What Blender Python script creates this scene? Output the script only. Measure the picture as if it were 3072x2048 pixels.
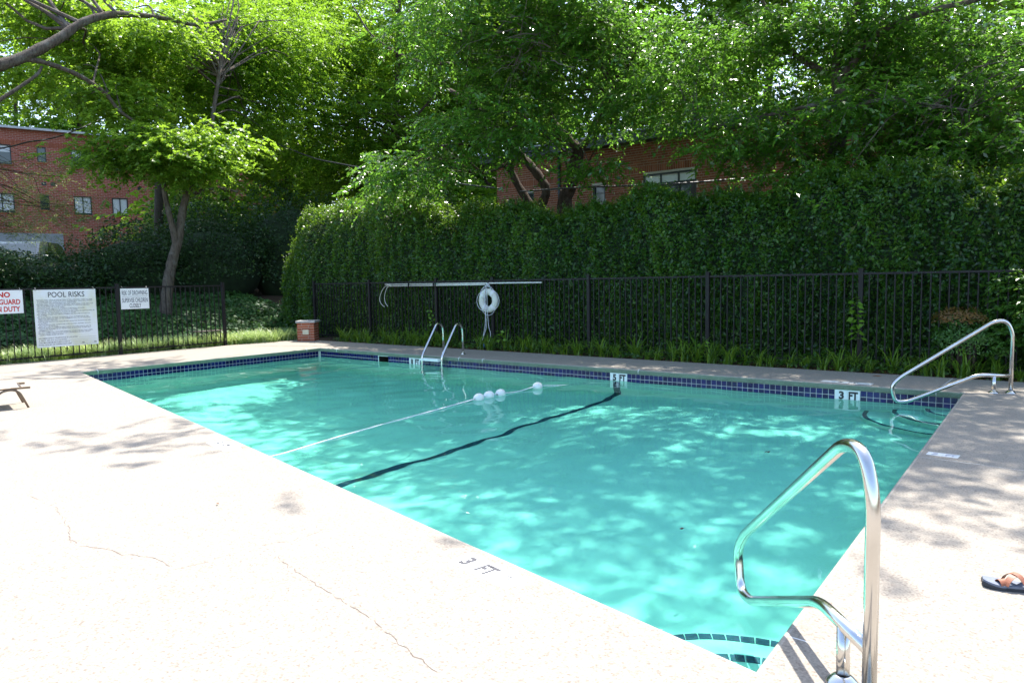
import bpy, math, random
import numpy as np
from mathutils import Vector, Matrix

for o in list(bpy.data.objects):
    bpy.data.objects.remove(o)
scene = bpy.context.scene
COL = scene.collection
RNG = np.random.default_rng(7)
random.seed(7)
R = math.radians

# ------------------------------------------------------------------ camera
# world: X runs along the far pool wall, Y points away behind it, deck at z = 0
YAW, PITCH, ROLL = 0.6762169, 0.0827174, -0.0182806
FPX = 2190.18
CAM = np.array([13.38829, -9.88007, 1.39346])
_f = np.array([-math.sin(YAW) * math.cos(PITCH), math.cos(YAW) * math.cos(PITCH), -math.sin(PITCH)])
_r = np.array([math.cos(YAW), math.sin(YAW), 0.0])
_u = np.cross(_r, _f)
_r, _u = math.cos(ROLL) * _r + math.sin(ROLL) * _u, -math.sin(ROLL) * _r + math.cos(ROLL) * _u
cam_data = bpy.data.cameras.new('camera')
cam = bpy.data.objects.new('camera', cam_data)
COL.objects.link(cam)
cam_data.sensor_width = 36.0
cam_data.lens = FPX / 3072 * 36.0
cam_data.clip_start = 0.05
cam_data.clip_end = 600
m = Matrix.Identity(4)
for i in range(3):
    m[i][0], m[i][1], m[i][2], m[i][3] = _r[i], _u[i], -_f[i], CAM[i]
cam.matrix_world = m
scene.camera = cam


def _ray(px, py):
    return _f + (px - 1536) / FPX * _r - (py - 1024) / FPX * _u


def at(px, py, depth=None, x=None, y=None, z=None):
    """real position of something measured in the photograph, given its distance or the plane it stands in"""
    d = _ray(px, py)
    if depth is not None:
        t = depth
    elif x is not None:
        t = (x - CAM[0]) / d[0]
    elif y is not None:
        t = (y - CAM[1]) / d[1]
    else:
        t = (z - CAM[2]) / d[2]
    return CAM + t * d


# ------------------------------------------------------------------ light
SUN_EL, SUN_AZ = R(60), R(20.7)       # azimuth from +Y towards -X
sun_dir = Vector((-math.sin(SUN_AZ) * math.cos(SUN_EL), math.cos(SUN_AZ) * math.cos(SUN_EL), math.sin(SUN_EL)))
world = bpy.data.worlds.new('World')
scene.world = world
world.use_nodes = True
wn = world.node_tree.nodes
wn.clear()
sky = wn.new('ShaderNodeTexSky')
sky.sky_type = 'NISHITA'
sky.sun_disc = False
sky.sun_elevation = SUN_EL
sky.sun_rotation = -SUN_AZ
sky.air_density = 1.0
sky.dust_density = 1.6
sky.ozone_density = 1.0
bg = wn.new('ShaderNodeBackground')
bg.inputs['Strength'].default_value = 0.15
wo = wn.new('ShaderNodeOutputWorld')
world.node_tree.links.new(sky.outputs[0], bg.inputs[0])
world.node_tree.links.new(bg.outputs[0], wo.inputs[0])
sun_data = bpy.data.lights.new('sun', 'SUN')
sun_data.energy = 3.7
sun_data.angle = R(0.53)
sun_data.color = (1.0, 0.955, 0.88)
sun = bpy.data.objects.new('sun', sun_data)
COL.objects.link(sun)
sun.location = (0, 0, 30)
sun.rotation_euler = sun_dir.to_track_quat('Z', 'Y').to_euler()
sun_data.cycles.is_caustics_light = True

scene.render.engine = 'CYCLES'
scene.view_settings.view_transform = 'Standard'
scene.view_settings.look = 'None'
scene.view_settings.gamma = 1.0
scene.view_settings.use_curve_mapping = False
scene.view_settings.exposure = 1.74
cy = scene.cycles
cy.use_denoising = True
cy.max_bounces = 10
cy.diffuse_bounces = 4
cy.glossy_bounces = 4
cy.transmission_bounces = 8
cy.transparent_max_bounces = 8
cy.caustics_reflective = False
cy.caustics_refractive = True
cy.sample_clamp_indirect = 6.0
cy.blur_glossy = 0.3


# ------------------------------------------------------------------ helpers: materials
class NT:
    def __init__(self, name):
        self.m = bpy.data.materials.new(name)
        self.m.use_nodes = True
        self.t = self.m.node_tree
        self.t.nodes.clear()
        self.out = self.t.nodes.new('ShaderNodeOutputMaterial')

    def n(self, kind, **kw):
        nd = self.t.nodes.new(kind)
        for k, v in kw.items():
            if k in nd.inputs.keys() if isinstance(k, str) else False:
                pass
            setattr(nd, k, v)
        return nd

    def l(self, a, b):
        self.t.links.new(a, b)

    def val(self, nd, **kw):
        for k, v in kw.items():
            nd.inputs[k.replace('_', ' ')].default_value = v
        return nd


def coords(nt, scale=1.0, kind='Object'):
    tc = nt.n('ShaderNodeTexCoord')
    mp = nt.n('ShaderNodeMapping')
    nt.l(tc.outputs[kind], mp.inputs[0])
    mp.inputs['Scale'].default_value = (scale,) * 3 if not isinstance(scale, tuple) else scale
    return mp.outputs[0]


def noise(nt, vec, scale, detail=3.0, rough=0.55):
    nd = nt.n('ShaderNodeTexNoise')
    nd.inputs['Scale'].default_value = scale
    nd.inputs['Detail'].default_value = detail
    nd.inputs['Roughness'].default_value = rough
    if vec is not None:
        nt.l(vec, nd.inputs['Vector'])
    return nd.outputs['Fac']


def ramp(nt, fac, stops):
    nd = nt.n('ShaderNodeValToRGB')
    el = nd.color_ramp.elements
    while len(el) < len(stops):
        el.new(0.5)
    for e, (p, c) in zip(el, stops):
        e.position = p
        e.color = (*c, 1) if len(c) == 3 else c
    nt.l(fac, nd.inputs[0])
    return nd.outputs[0]


def mix(nt, fac, a, b, mode='MIX'):
    nd = nt.n('ShaderNodeMix')
    nd.data_type = 'RGBA'
    nd.blend_type = mode
    for sock, v in ((nd.inputs[0], fac), (nd.inputs[6], a), (nd.inputs[7], b)):
        if hasattr(v, 'links') or hasattr(v, 'is_linked'):
            nt.l(v, sock)
        else:
            sock.default_value = v if not isinstance(v, tuple) else ((*v, 1) if len(v) == 3 else v)
    return nd.outputs[2]


def bump(nt, h, strength=0.3, dist=0.01, normal=None):
    nd = nt.n('ShaderNodeBump')
    nd.inputs['Strength'].default_value = strength
    nd.inputs['Distance'].default_value = dist
    nt.l(h, nd.inputs['Height'])
    if normal is not None:
        nt.l(normal, nd.inputs['Normal'])
    return nd.outputs[0]


def bsdf(nt, color=None, rough=0.6, metal=0.0, spec=0.5, normal=None):
    nd = nt.n('ShaderNodeBsdfPrincipled')
    if color is not None:
        if isinstance(color, tuple):
            nd.inputs['Base Color'].default_value = (*color, 1)
        else:
            nt.l(color, nd.inputs['Base Color'])
    if isinstance(rough, (int, float)):
        nd.inputs['Roughness'].default_value = rough
    else:
        nt.l(rough, nd.inputs['Roughness'])
    nd.inputs['Metallic'].default_value = metal
    nd.inputs['Specular IOR Level'].default_value = spec
    if normal is not None:
        nt.l(normal, nd.inputs['Normal'])
    return nd


def simple(name, color, rough=0.6, metal=0.0, var=0.15, scale=9.0, bmp=0.0, spec=0.5):
    nt = NT(name)
    v = coords(nt)
    f = noise(nt, v, scale, 4)
    dark = tuple(c * (1 - var) for c in color)
    lite = tuple(min(1, c * (1 + var)) for c in color)
    c = ramp(nt, f, [(0.3, dark), (0.7, lite)])
    nrm = bump(nt, noise(nt, v, scale * 6, 3), bmp, 0.004) if bmp else None
    b = bsdf(nt, c, rough, metal, spec, nrm)
    nt.l(b.outputs[0], nt.out.inputs[0])
    return nt.m


def bark_mat(name, color, lichen=(0.22, 0.22, 0.19)):
    nt = NT(name)
    v = coords(nt, (1.0, 1.0, 0.22))
    w = coords(nt)
    f = noise(nt, v, 26, 5, 0.7)
    c = ramp(nt, f, [(0.32, tuple(k * 0.35 for k in color)), (0.5, color), (0.72, tuple(k * 1.5 for k in color))])
    c = mix(nt, ramp(nt, noise(nt, w, 3.2, 5, 0.75), [(0.52, (0, 0, 0)), (0.68, (0.55, 0.55, 0.55))]), c, lichen)
    b = bsdf(nt, c, 0.95, 0, 0.2, bump(nt, f, 0.9, 0.03))
    nt.l(b.outputs[0], nt.out.inputs[0])
    return nt.m


def leaf_mat(name, dark, mid, lite, trans, tfac=0.35, rough=0.42, spec=0.5):
    nt = NT(name)
    g = nt.n('ShaderNodeNewGeometry')
    c = ramp(nt, g.outputs['Random Per Island'], [(0.0, dark), (0.5, mid), (1.0, lite)])
    f = noise(nt, coords(nt), 0.8, 2, 0.6)          # whole sprays are darker or lighter than their neighbours
    c = mix(nt, 1.0, c, ramp(nt, f, [(0.32, (0.62, 0.70, 0.75)), (0.5, (0.95, 0.95, 0.95)), (0.68, (1.45, 1.25, 1.0))]), 'MULTIPLY')
    t = mix(nt, 0.6, c, (*trans, 1))
    p = bsdf(nt, c, rough, 0, spec)
    tr = nt.n('ShaderNodeBsdfTranslucent')
    nt.l(t, tr.inputs[0])
    ms = nt.n('ShaderNodeMixShader')
    ms.inputs[0].default_value = tfac
    nt.l(p.outputs[0], ms.inputs[1])
    nt.l(tr.outputs[0], ms.inputs[2])
    nt.l(ms.outputs[0], nt.out.inputs[0])
    return nt.m


# ------------------------------------------------------------------ helpers: meshes and objects
class MB:
    def __init__(self):
        self.v, self.f, self.s = [], [], []

    def poly(self, pts, smooth=False):
        b = len(self.v)
        self.v += [tuple(float(c) for c in p) for p in pts]
        self.f.append(tuple(range(b, b + len(pts))))
        self.s.append(smooth)

    def box(self, lo, hi, skip=()):
        x0, y0, z0 = lo
        x1, y1, z1 = hi
        b = len(self.v)
        self.v += [(x0, y0, z0), (x1, y0, z0), (x1, y1, z0), (x0, y1, z0), (x0, y0, z1), (x1, y0, z1), (x1, y1, z1), (x0, y1, z1)]
        for k, q in enumerate(((0, 3, 2, 1), (4, 5, 6, 7), (0, 1, 5, 4), (1, 2, 6, 5), (2, 3, 7, 6), (3, 0, 4, 7))):
            if k not in skip:
                self.f.append(tuple(b + i for i in q))
                self.s.append(False)

    def frame_box(self, o, ex, ey, ez):
        """box from origin o spanned by three vectors"""
        o, ex, ey, ez = (np.array(t, float) for t in (o, ex, ey, ez))
        b = len(self.v)
        for k in range(8):
            p = o + (ex if k in (1, 2, 5, 6) else 0) + (ey if k in (2, 3, 6, 7) else 0) + (ez if k > 3 else 0)
            self.v.append(tuple(p))
        for q in ((0, 3, 2, 1), (4, 5, 6, 7), (0, 1, 5, 4), (1, 2, 6, 5), (2, 3, 7, 6), (3, 0, 4, 7)):
            self.f.append(tuple(b + i for i in q))
            self.s.append(False)

    def tube(self, pts, rad, seg=8, cap=True, closed=False):
        pts = [np.array(p, float) for p in pts]
        n = len(pts)
        rad = [rad] * n if isinstance(rad, (int, float)) else list(rad)
        b = len(self.v)
        prev = None
        for i in range(n):
            if closed:
                t = pts[(i + 1) % n] - pts[i - 1]
            else:
                t = pts[min(i + 1, n - 1)] - pts[max(i - 1, 0)]
            t = t / (np.linalg.norm(t) + 1e-12)
            if prev is None:
                a = np.array([0, 0, 1.0]) if abs(t[2]) < 0.9 else np.array([1.0, 0, 0])
                u = np.cross(t, a)
            else:
                u = prev - t * np.dot(prev, t)
            u /= (np.linalg.norm(u) + 1e-12)
            prev = u
            w = np.cross(t, u)
            for k in range(seg):
                an = 2 * math.pi * k / seg
                self.v.append(tuple(pts[i] + rad[i] * (math.cos(an) * u + math.sin(an) * w)))
        for i in range(n if closed else n - 1):
            j = (i + 1) % n
            for k in range(seg):
                k2 = (k + 1) % seg
                self.f.append((b + i * seg + k, b + i * seg + k2, b + j * seg + k2, b + j * seg + k))
                self.s.append(True)
        if cap and not closed:
            self.f.append(tuple(b + k for k in range(seg))[::-1])
            self.f.append(tuple(b + (n - 1) * seg + k for k in range(seg)))
            self.s += [False, False]

    def lathe(self, prof, c=(0, 0, 0), seg=20, axis=2):
        b = len(self.v)
        for r_, z_ in prof:
            for k in range(seg):
                a = 2 * math.pi * k / seg
                p = [r_ * math.cos(a), r_ * math.sin(a), z_]
                if axis == 0:
                    p = [p[2], p[0], p[1]]
                self.v.append((p[0] + c[0], p[1] + c[1], p[2] + c[2]))
        for i in range(len(prof) - 1):
            for k in range(seg):
                k2 = (k + 1) % seg
                self.f.append((b + i * seg + k, b + i * seg + k2, b + (i + 1) * seg + k2, b + (i + 1) * seg + k))
                self.s.append(True)

    def mesh(self, name, mat=None):
        me = bpy.data.meshes.new(name)
        me.from_pydata(self.v, [], self.f)
        me.polygons.foreach_set('use_smooth', self.s)
        if mat:
            me.materials.append(mat)
        me.update()
        return me

    def build(self, name, mat, parent=None):
        return link(name, self.mesh(name, mat), parent)


def link(name, data, parent=None, loc=None, rot=None):
    o = bpy.data.objects.new(name, data)
    COL.objects.link(o)
    if parent is not None:
        o.parent = parent
    if loc is not None:
        o.location = loc
    if rot is not None:
        o.rotation_euler = rot
    return o


def tag(o, label=None, cat=None, group=None, kind=None):
    if label:
        o['label'] = label
    if cat:
        o['category'] = cat
    if group:
        o['group'] = group
    if kind:
        o['kind'] = kind
    return o


def thing(name, loc, label, cat, group=None, rz=0):
    o = link(name, None, None, loc, (0, 0, rz))
    o.empty_display_size = 0.1
    return tag(o, label, cat, group)


def copy_tree(o, parent=None):
    c = o.copy()
    COL.objects.link(c)
    c.parent = parent
    for ch in o.children:
        copy_tree(ch, c)
    return c


def np_mesh(name, V, F, mat, smooth=False):
    """V (n,3), F (m,k) of one polygon size"""
    me = bpy.data.meshes.new(name)
    V = np.asarray(V, np.float32)
    F = np.asarray(F, np.int32)
    me.vertices.add(len(V))
    me.vertices.foreach_set('co', V.ravel())
    k = F.shape[1]
    me.loops.add(F.size)
    me.loops.foreach_set('vertex_index', F.ravel())
    me.polygons.add(len(F))
    me.polygons.foreach_set('loop_start', np.arange(0, F.size, k, dtype=np.int32))
    me.polygons.foreach_set('loop_total', np.full(len(F), k, np.int32))
    if smooth:
        me.polygons.foreach_set('use_smooth', np.ones(len(F), bool))
    if mat:
        me.materials.append(mat)
    me.update(calc_edges=True)
    return me


def text_mesh(s, size, mat, bold=0.0, depth=0.0006, align='LEFT', res=3, sx=1.0):
    cu = bpy.data.curves.new('txt', 'FONT')
    cu.body = s
    cu.size = size
    cu.extrude = depth
    cu.offset = bold
    cu.align_x = align
    cu.resolution_u = res
    ob = bpy.data.objects.new('txt', cu)
    COL.objects.link(ob)
    bpy.context.view_layer.update()
    dg = bpy.context.evaluated_depsgraph_get()
    me = bpy.data.meshes.new_from_object(ob.evaluated_get(dg))
    bpy.data.objects.remove(ob)
    bpy.data.curves.remove(cu)
    me.materials.clear()
    me.materials.append(mat)
    if sx != 1.0:
        for v in me.vertices:
            v.co.x *= sx
    return me


def fit_text(me, w=None, h=None):
    xs = [v.co.x for v in me.vertices]
    ys = [v.co.y for v in me.vertices]
    x0, x1, y0, y1 = min(xs), max(xs), min(ys), max(ys)
    fx = (w / (x1 - x0)) if w else None
    fy = (h / (y1 - y0)) if h else None
    fx = fx or fy
    fy = fy or fx
    for v in me.vertices:
        v.co.x = (v.co.x - (x0 + x1) / 2) * fx
        v.co.y = (v.co.y - (y0 + y1) / 2) * fy
    return me


def place(o, origin, eu, ev):
    """put a flat mesh (u, v, normal) at origin with axes eu, ev"""
    eu, ev = Vector(eu).normalized(), Vector(ev).normalized()
    en = eu.cross(ev)
    mm = Matrix.Identity(4)
    for i in range(3):
        mm[i][0], mm[i][1], mm[i][2], mm[i][3] = eu[i], ev[i], en[i], origin[i]
    o.matrix_local = mm
    return o


def unit(a):
    return a / (np.linalg.norm(a, axis=-1, keepdims=True) + 1e-9)


def leaf_quads(base, d, nrm, length, width, fold=0.12):
    """one folded rhombic leaf (4 vertices, 1 quad) for each base point"""
    d = unit(d)
    side = unit(np.cross(d, nrm))
    up = np.cross(side, d)
    L = np.asarray(length)[:, None]
    Wd = np.asarray(width)[:, None]
    mid = base + d * L * 0.45
    tip = base + d * L - up * L * 0.08
    V = np.stack([base, mid + side * Wd * 0.5 + up * Wd * fold, tip, mid - side * Wd * 0.5 + up * Wd * fold], 1).reshape(-1, 3)
    F = np.arange(len(V)).reshape(-1, 4)
    return V, F


def smooth_path(pts, n=6):
    pts = [np.array(p, float) for p in pts]
    P = [2 * pts[0] - pts[1]] + pts + [2 * pts[-1] - pts[-2]]
    out = []
    for i in range(1, len(P) - 2):
        for k in range(n):
            t = k / n
            a, b, c, d = P[i - 1], P[i], P[i + 1], P[i + 2]
            out.append(0.5 * (2 * b + (c - a) * t + (2 * a - 5 * b + 4 * c - d) * t * t + (3 * b - a - 3 * c + d) * t ** 3))
    out.append(pts[-1])
    return out


def fillet(pts, rad, n=6):
    """polyline with rounded corners"""
    pts = [np.array(p, float) for p in pts]
    out = [pts[0]]
    for i in range(1, len(pts) - 1):
        a, b, c = pts[i - 1], pts[i], pts[i + 1]
        r_ = rad[i] if isinstance(rad, (list, tuple)) else rad
        u, w = a - b, c - b
        lu, lw = np.linalg.norm(u), np.linalg.norm(w)
        r_ = min(r_, lu * 0.49, lw * 0.49)
        p0, p1 = b + u / lu * r_, b + w / lw * r_
        for k in range(n + 1):
            t = k / n
            out.append((1 - t) ** 2 * p0 + 2 * t * (1 - t) * b + t * t * p1)
    out.append(pts[-1])
    return out

# ================================================================== materials of the setting
def deck_material():
    nt = NT('exposed_aggregate_concrete')
    v = coords(nt, 1.0, 'Object')
    big = noise(nt, v, 0.9, 4, 0.6)
    mid = noise(nt, v, 7.0, 4, 0.6)
    fine = noise(nt, v, 95.0, 2, 0.6)
    vor = nt.n('ShaderNodeTexVoronoi')
    vor.inputs['Scale'].default_value = 85.0
    nt.l(v, vor.inputs['Vector'])
    base = ramp(nt, big, [(0.3, (0.230, 0.200, 0.162)), (0.7, (0.291, 0.256, 0.210))])
    base = mix(nt, 0.35, base, ramp(nt, mid, [(0.35, (0.202, 0.176, 0.143)), (0.65, (0.316, 0.280, 0.232))]))
    peb = nt.n('ShaderNodeSeparateColor')
    nt.l(vor.outputs['Color'], peb.inputs[0])
    pc = ramp(nt, peb.outputs[0], [(0.0, (0.068, 0.043, 0.031)), (0.10, (0.138, 0.099, 0.073)), (0.2, (0.284, 0.247, 0.205)), (0.9, (0.323, 0.292, 0.244)), (1.0, (0.061, 0.056, 0.058))])
    c = mix(nt, 0.6, base, pc)
    c = mix(nt, 0.5, c, ramp(nt, fine, [(0.35, (0.154, 0.132, 0.109)), (0.62, (0.340, 0.303, 0.255))]))
    stain = noise(nt, v, 2.3, 5, 0.7)
    c = mix(nt, ramp(nt, stain, [(0.54, (0, 0, 0)), (0.76, (0.4, 0.4, 0.4))]), c, (0.24, 0.185, 0.14))
    h = nt.n('ShaderNodeMath', operation='ADD')
    nt.l(vor.outputs['Distance'], h.inputs[0])
    nt.l(fine, h.inputs[1])
    b = bsdf(nt, c, 0.85, 0, 0.3, bump(nt, h.outputs[0], 0.35, 0.003))
    nt.l(b.outputs[0], nt.out.inputs[0])
    return nt.m


def edge_material():
    """rounded deck edge: aggregate on top, mottled green-grey cement on the face above the tiles"""
    nt = NT('deck_edge_cement')
    v = coords(nt)
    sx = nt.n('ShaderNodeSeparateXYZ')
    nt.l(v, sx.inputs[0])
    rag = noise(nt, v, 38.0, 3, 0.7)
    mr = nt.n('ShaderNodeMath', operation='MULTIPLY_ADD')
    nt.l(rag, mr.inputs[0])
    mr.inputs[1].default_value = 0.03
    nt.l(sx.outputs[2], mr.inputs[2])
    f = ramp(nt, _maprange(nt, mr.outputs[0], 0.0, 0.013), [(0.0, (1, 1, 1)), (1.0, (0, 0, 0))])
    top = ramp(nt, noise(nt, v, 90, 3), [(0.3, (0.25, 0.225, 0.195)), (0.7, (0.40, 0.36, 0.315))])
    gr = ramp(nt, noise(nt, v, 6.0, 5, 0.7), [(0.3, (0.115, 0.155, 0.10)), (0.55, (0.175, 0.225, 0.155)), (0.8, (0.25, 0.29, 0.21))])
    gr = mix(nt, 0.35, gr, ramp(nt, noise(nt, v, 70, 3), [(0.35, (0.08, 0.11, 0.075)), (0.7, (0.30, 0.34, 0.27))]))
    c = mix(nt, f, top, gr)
    b = bsdf(nt, c, 0.8, 0, 0.3, bump(nt, noise(nt, v, 90, 3), 0.5, 0.004))
    nt.l(b.outputs[0], nt.out.inputs[0])
    return nt.m


def _maprange(nt, val, a, b):
    nd = nt.n('ShaderNodeMapRange')
    nd.inputs['From Min'].default_value = a
    nd.inputs['From Max'].default_value = b
    nt.l(val, nd.inputs[0])
    return nd.outputs[0]


def plaster_material():
    nt = NT('pool_plaster')
    v = coords(nt)
    c = ramp(nt, noise(nt, v, 1.4, 5, 0.65), [(0.3, (0.74, 0.90, 0.79)), (0.7, (0.82, 0.94, 0.85))])
    c = mix(nt, ramp(nt, noise(nt, v, 5.5, 5, 0.7), [(0.55, (0, 0, 0)), (0.8, (0.45, 0.45, 0.45))]), c, (0.62, 0.80, 0.58))
    b = bsdf(nt, c, 0.85, 0, 0.2, bump(nt, noise(nt, v, 60, 3), 0.15, 0.002))
    nt.l(b.outputs[0], nt.out.inputs[0])
    return nt.m


def tile_material():
    nt = NT('cobalt_tile_glaze')
    oi = nt.n('ShaderNodeObjectInfo')
    v = coords(nt)
    c = ramp(nt, oi.outputs['Random'], [(0.0, (0.004, 0.004, 0.045)), (0.5, (0.006, 0.006, 0.075)), (1.0, (0.010, 0.011, 0.11))])
    c = mix(nt, ramp(nt, noise(nt, v, 30, 3), [(0.55, (0, 0, 0)), (0.8, (0.25, 0.25, 0.25))]), c, (0.02, 0.025, 0.10))
    b = bsdf(nt, c, 0.12, 0, 0.35, bump(nt, noise(nt, v, 14, 2), 0.08, 0.004))
    nt.l(b.outputs[0], nt.out.inputs[0])
    return nt.m


def water_material():
    nt = NT('pool_water')
    rf = nt.n('ShaderNodeBsdfRefraction')
    rf.inputs['IOR'].default_value = 1.333
    rf.inputs['Roughness'].default_value = 0.0
    rf.inputs['Color'].default_value = (0.54, 0.99, 0.935, 1)
    gl = nt.n('ShaderNodeBsdfGlossy')
    gl.inputs['Roughness'].default_value = 0.0
    fr = nt.n('ShaderNodeFresnel')
    fr.inputs[0].default_value = 1.333
    ms = nt.n('ShaderNodeMixShader')
    nt.l(fr.outputs[0], ms.inputs[0])
    nt.l(rf.outputs[0], ms.inputs[1])
    nt.l(gl.outputs[0], ms.inputs[2])
    nt.l(ms.outputs[0], nt.out.inputs[0])
    return nt.m


M_deck = deck_material()
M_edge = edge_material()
M_plaster = plaster_material()
M_tile = tile_material()
M_water = water_material()
M_caulk = simple('white_sealant', (0.66, 0.65, 0.62), 0.7, 0, 0.08, 12)
M_grout = simple('pale_grout', (0.60, 0.60, 0.57), 0.9, 0, 0.25, 25)
M_white_tile = simple('white_ceramic', (0.80, 0.81, 0.80), 0.25, 0, 0.05, 20)
M_white_pl = simple('white_plastic', (0.80, 0.82, 0.80), 0.4, 0, 0.06, 12)
M_black_ink = simple('black_paint', (0.018, 0.018, 0.022), 0.5, 0, 0.2, 30)
M_worn_ink = simple('worn_grey_paint', (0.03, 0.03, 0.042), 0.6, 0, 0.35, 40)
M_dark = simple('dark_recess', (0.02, 0.02, 0.02), 0.8)
M_crack = simple('rusty_crack', (0.125, 0.098, 0.08), 0.9, 0, 0.4, 30)
M_line = simple('dark_lane_paint', (0.02, 0.045, 0.10), 0.7, 0, 0.3, 30)

# ================================================================== pool plan
LIP = np.array([(0.052, -4.885), (0.020, -0.020), (12.205, -0.015), (12.485, -7.402)])   # A, B, C, D
WATER_Z = -0.195
T = 0.0762            # tile pitch (3 in)
TZ = -0.0712          # top of the tile band


def offset_poly(P, d):
    n = len(P)
    out = []
    for i in range(n):
        a, b, c = P[i - 1], P[i], P[(i + 1) % n]
        d1, d2 = (b - a) / np.linalg.norm(b - a), (c - b) / np.linalg.norm(c - b)
        n1, n2 = np.array([-d1[1], d1[0]]), np.array([-d2[1], d2[0]])
        mm = np.array([n1, n2])
        out.append(np.linalg.solve(mm, [np.dot(n1, b) + d, np.dot(n2, b) + d]))
    return np.array(out)


WALL = offset_poly(LIP, 0.020)
A_, B_, C_, D_ = WALL
TOPIN = offset_poly(LIP, 0.026)


def ad_y(x, P=TOPIN):
    return P[0][1] + (P[3][1] - P[0][1]) * (x - P[0][0]) / (P[3][0] - P[0][0])


def bc_y(x, P=TOPIN):
    return P[1][1] + (P[2][1] - P[1][1]) * (x - P[1][0]) / (P[2][0] - P[1][0])


def ab_x(y, P=TOPIN):
    return P[0][0] + (P[1][0] - P[0][0]) * (y - P[0][1]) / (P[1][1] - P[0][1])


def cd_x(y, P=TOPIN):
    return P[2][0] + (P[3][0] - P[2][0]) * (y - P[2][1]) / (P[3][1] - P[2][1])


# ------------------------------------------------------------------ deck slabs, white sealant between them
XL, YB, XR, YF = -2.62, 1.30, 17.5, -15.0
tA, tB, tC, tD = [tuple(p) for p in TOPIN]
slabs = [
    [(XL, -0.35), (ab_x(-0.35), -0.35), tB, (0.6, bc_y(0.6)), (0.6, YB), (XL, YB)],
    [(XL, -4.62), (ab_x(-4.62), -4.62), (ab_x(-0.35), -0.35), (XL, -0.35)],
    [(XL, YF), (1.35, YF), tA, (ab_x(-4.62), -4.62), (XL, -4.62)],
    [(1.35, YF), (7.95, YF), (8.22, ad_y(8.22)), tA],
    [(7.95, YF), (12.0, YF), (12.26, ad_y(12.26)), (8.22, ad_y(8.22))],
    [(12.0, YF), (XR, YF), (XR, -7.12), (cd_x(-7.09), -7.09), tD, (12.26, ad_y(12.26))],
    [(cd_x(-7.09), -7.09), (XR, -7.12), (XR, -3.95), (cd_x(-3.66), -3.66)],
    [(cd_x(-3.66), -3.66), (XR, -3.95), (XR, -0.75), (cd_x(-0.05), -0.05)],
    [(cd_x(-0.05), -0.05), (XR, -0.75), (XR, YB), (11.93, YB), (11.93, bc_y(11.93)), tC],
    [(8.17, YB), (7.94, bc_y(7.94)), (11.93, bc_y(11.93)), (11.93, YB)][::1],
    [(4.66, YB), (4.78, bc_y(4.78)), (7.94, bc_y(7.94)), (8.17, YB)],
    [(0.6, YB), (0.6, bc_y(0.6)), (4.78, bc_y(4.78)), (4.66, YB)],
]


def ccw(P):
    P = [np.array(p[:2], float) for p in P]
    a = sum(P[i - 1][0] * P[i][1] - P[i][0] * P[i - 1][1] for i in range(len(P)))
    return P if a > 0 else P[::-1]


def on_lip(a, b):
    """is this slab side one of the four pool sides?"""
    for i in range(4):
        p, q_ = TOPIN[i], TOPIN[(i + 1) % 4]
        d = (q_ - p) / np.linalg.norm(q_ - p)
        nn = np.array([-d[1], d[0]])
        if abs(np.dot(a - p, nn)) < 1e-3 and abs(np.dot(b - p, nn)) < 1e-3:
            return True
    return False


mb = MB()
for P in slabs:
    mb.poly([(p[0], p[1], -0.0014) for p in ccw(P)])
deck = tag(mb.build('pool_deck', M_caulk), kind='structure')
for P in slabs:
    P = ccw(P)
    n = len(P)
    Q = []
    gaps = [0.0 if on_lip(P[i], P[(i + 1) % n]) else 0.0055 for i in range(n)]
    for i in range(n):
        a, b, c = P[i - 1], P[i], P[(i + 1) % n]
        d1, d2 = (b - a) / np.linalg.norm(b - a), (c - b) / np.linalg.norm(c - b)
        n1, n2 = np.array([-d1[1], d1[0]]), np.array([-d2[1], d2[0]])
        if abs(d1[0] * d2[1] - d1[1] * d2[0]) < 1e-4:
            Q.append(b + n2 * gaps[i])
        else:
            Q.append(np.linalg.solve(np.array([n1, n2]), [np.dot(n1, b) + gaps[i - 1], np.dot(n2, b) + gaps[i]]))
    mb = MB()
    mb.poly([(p[0], p[1], 0.0) for p in Q])
    for i in range(n):
        a, b = Q[i], Q[(i + 1) % n]
        if gaps[i] > 0:
            mb.poly([(a[0], a[1], 0.0), (a[0], a[1], -0.09), (b[0], b[1], -0.09), (b[0], b[1], 0.0)])
    mb.build('slab', M_deck, deck)

# rounded pool edge
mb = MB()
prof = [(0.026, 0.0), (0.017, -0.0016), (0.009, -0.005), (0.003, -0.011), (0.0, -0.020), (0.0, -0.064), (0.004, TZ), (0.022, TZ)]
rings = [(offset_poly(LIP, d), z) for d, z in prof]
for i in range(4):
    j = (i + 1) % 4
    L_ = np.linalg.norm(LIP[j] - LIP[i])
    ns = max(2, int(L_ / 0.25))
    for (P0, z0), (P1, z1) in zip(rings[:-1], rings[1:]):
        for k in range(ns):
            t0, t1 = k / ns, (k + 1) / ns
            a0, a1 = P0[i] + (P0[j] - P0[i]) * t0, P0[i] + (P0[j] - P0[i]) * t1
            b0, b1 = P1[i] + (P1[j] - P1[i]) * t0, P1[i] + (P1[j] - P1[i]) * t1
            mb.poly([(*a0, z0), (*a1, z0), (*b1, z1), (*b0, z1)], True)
mb.build('rounded_edge', M_edge, deck)

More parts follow.
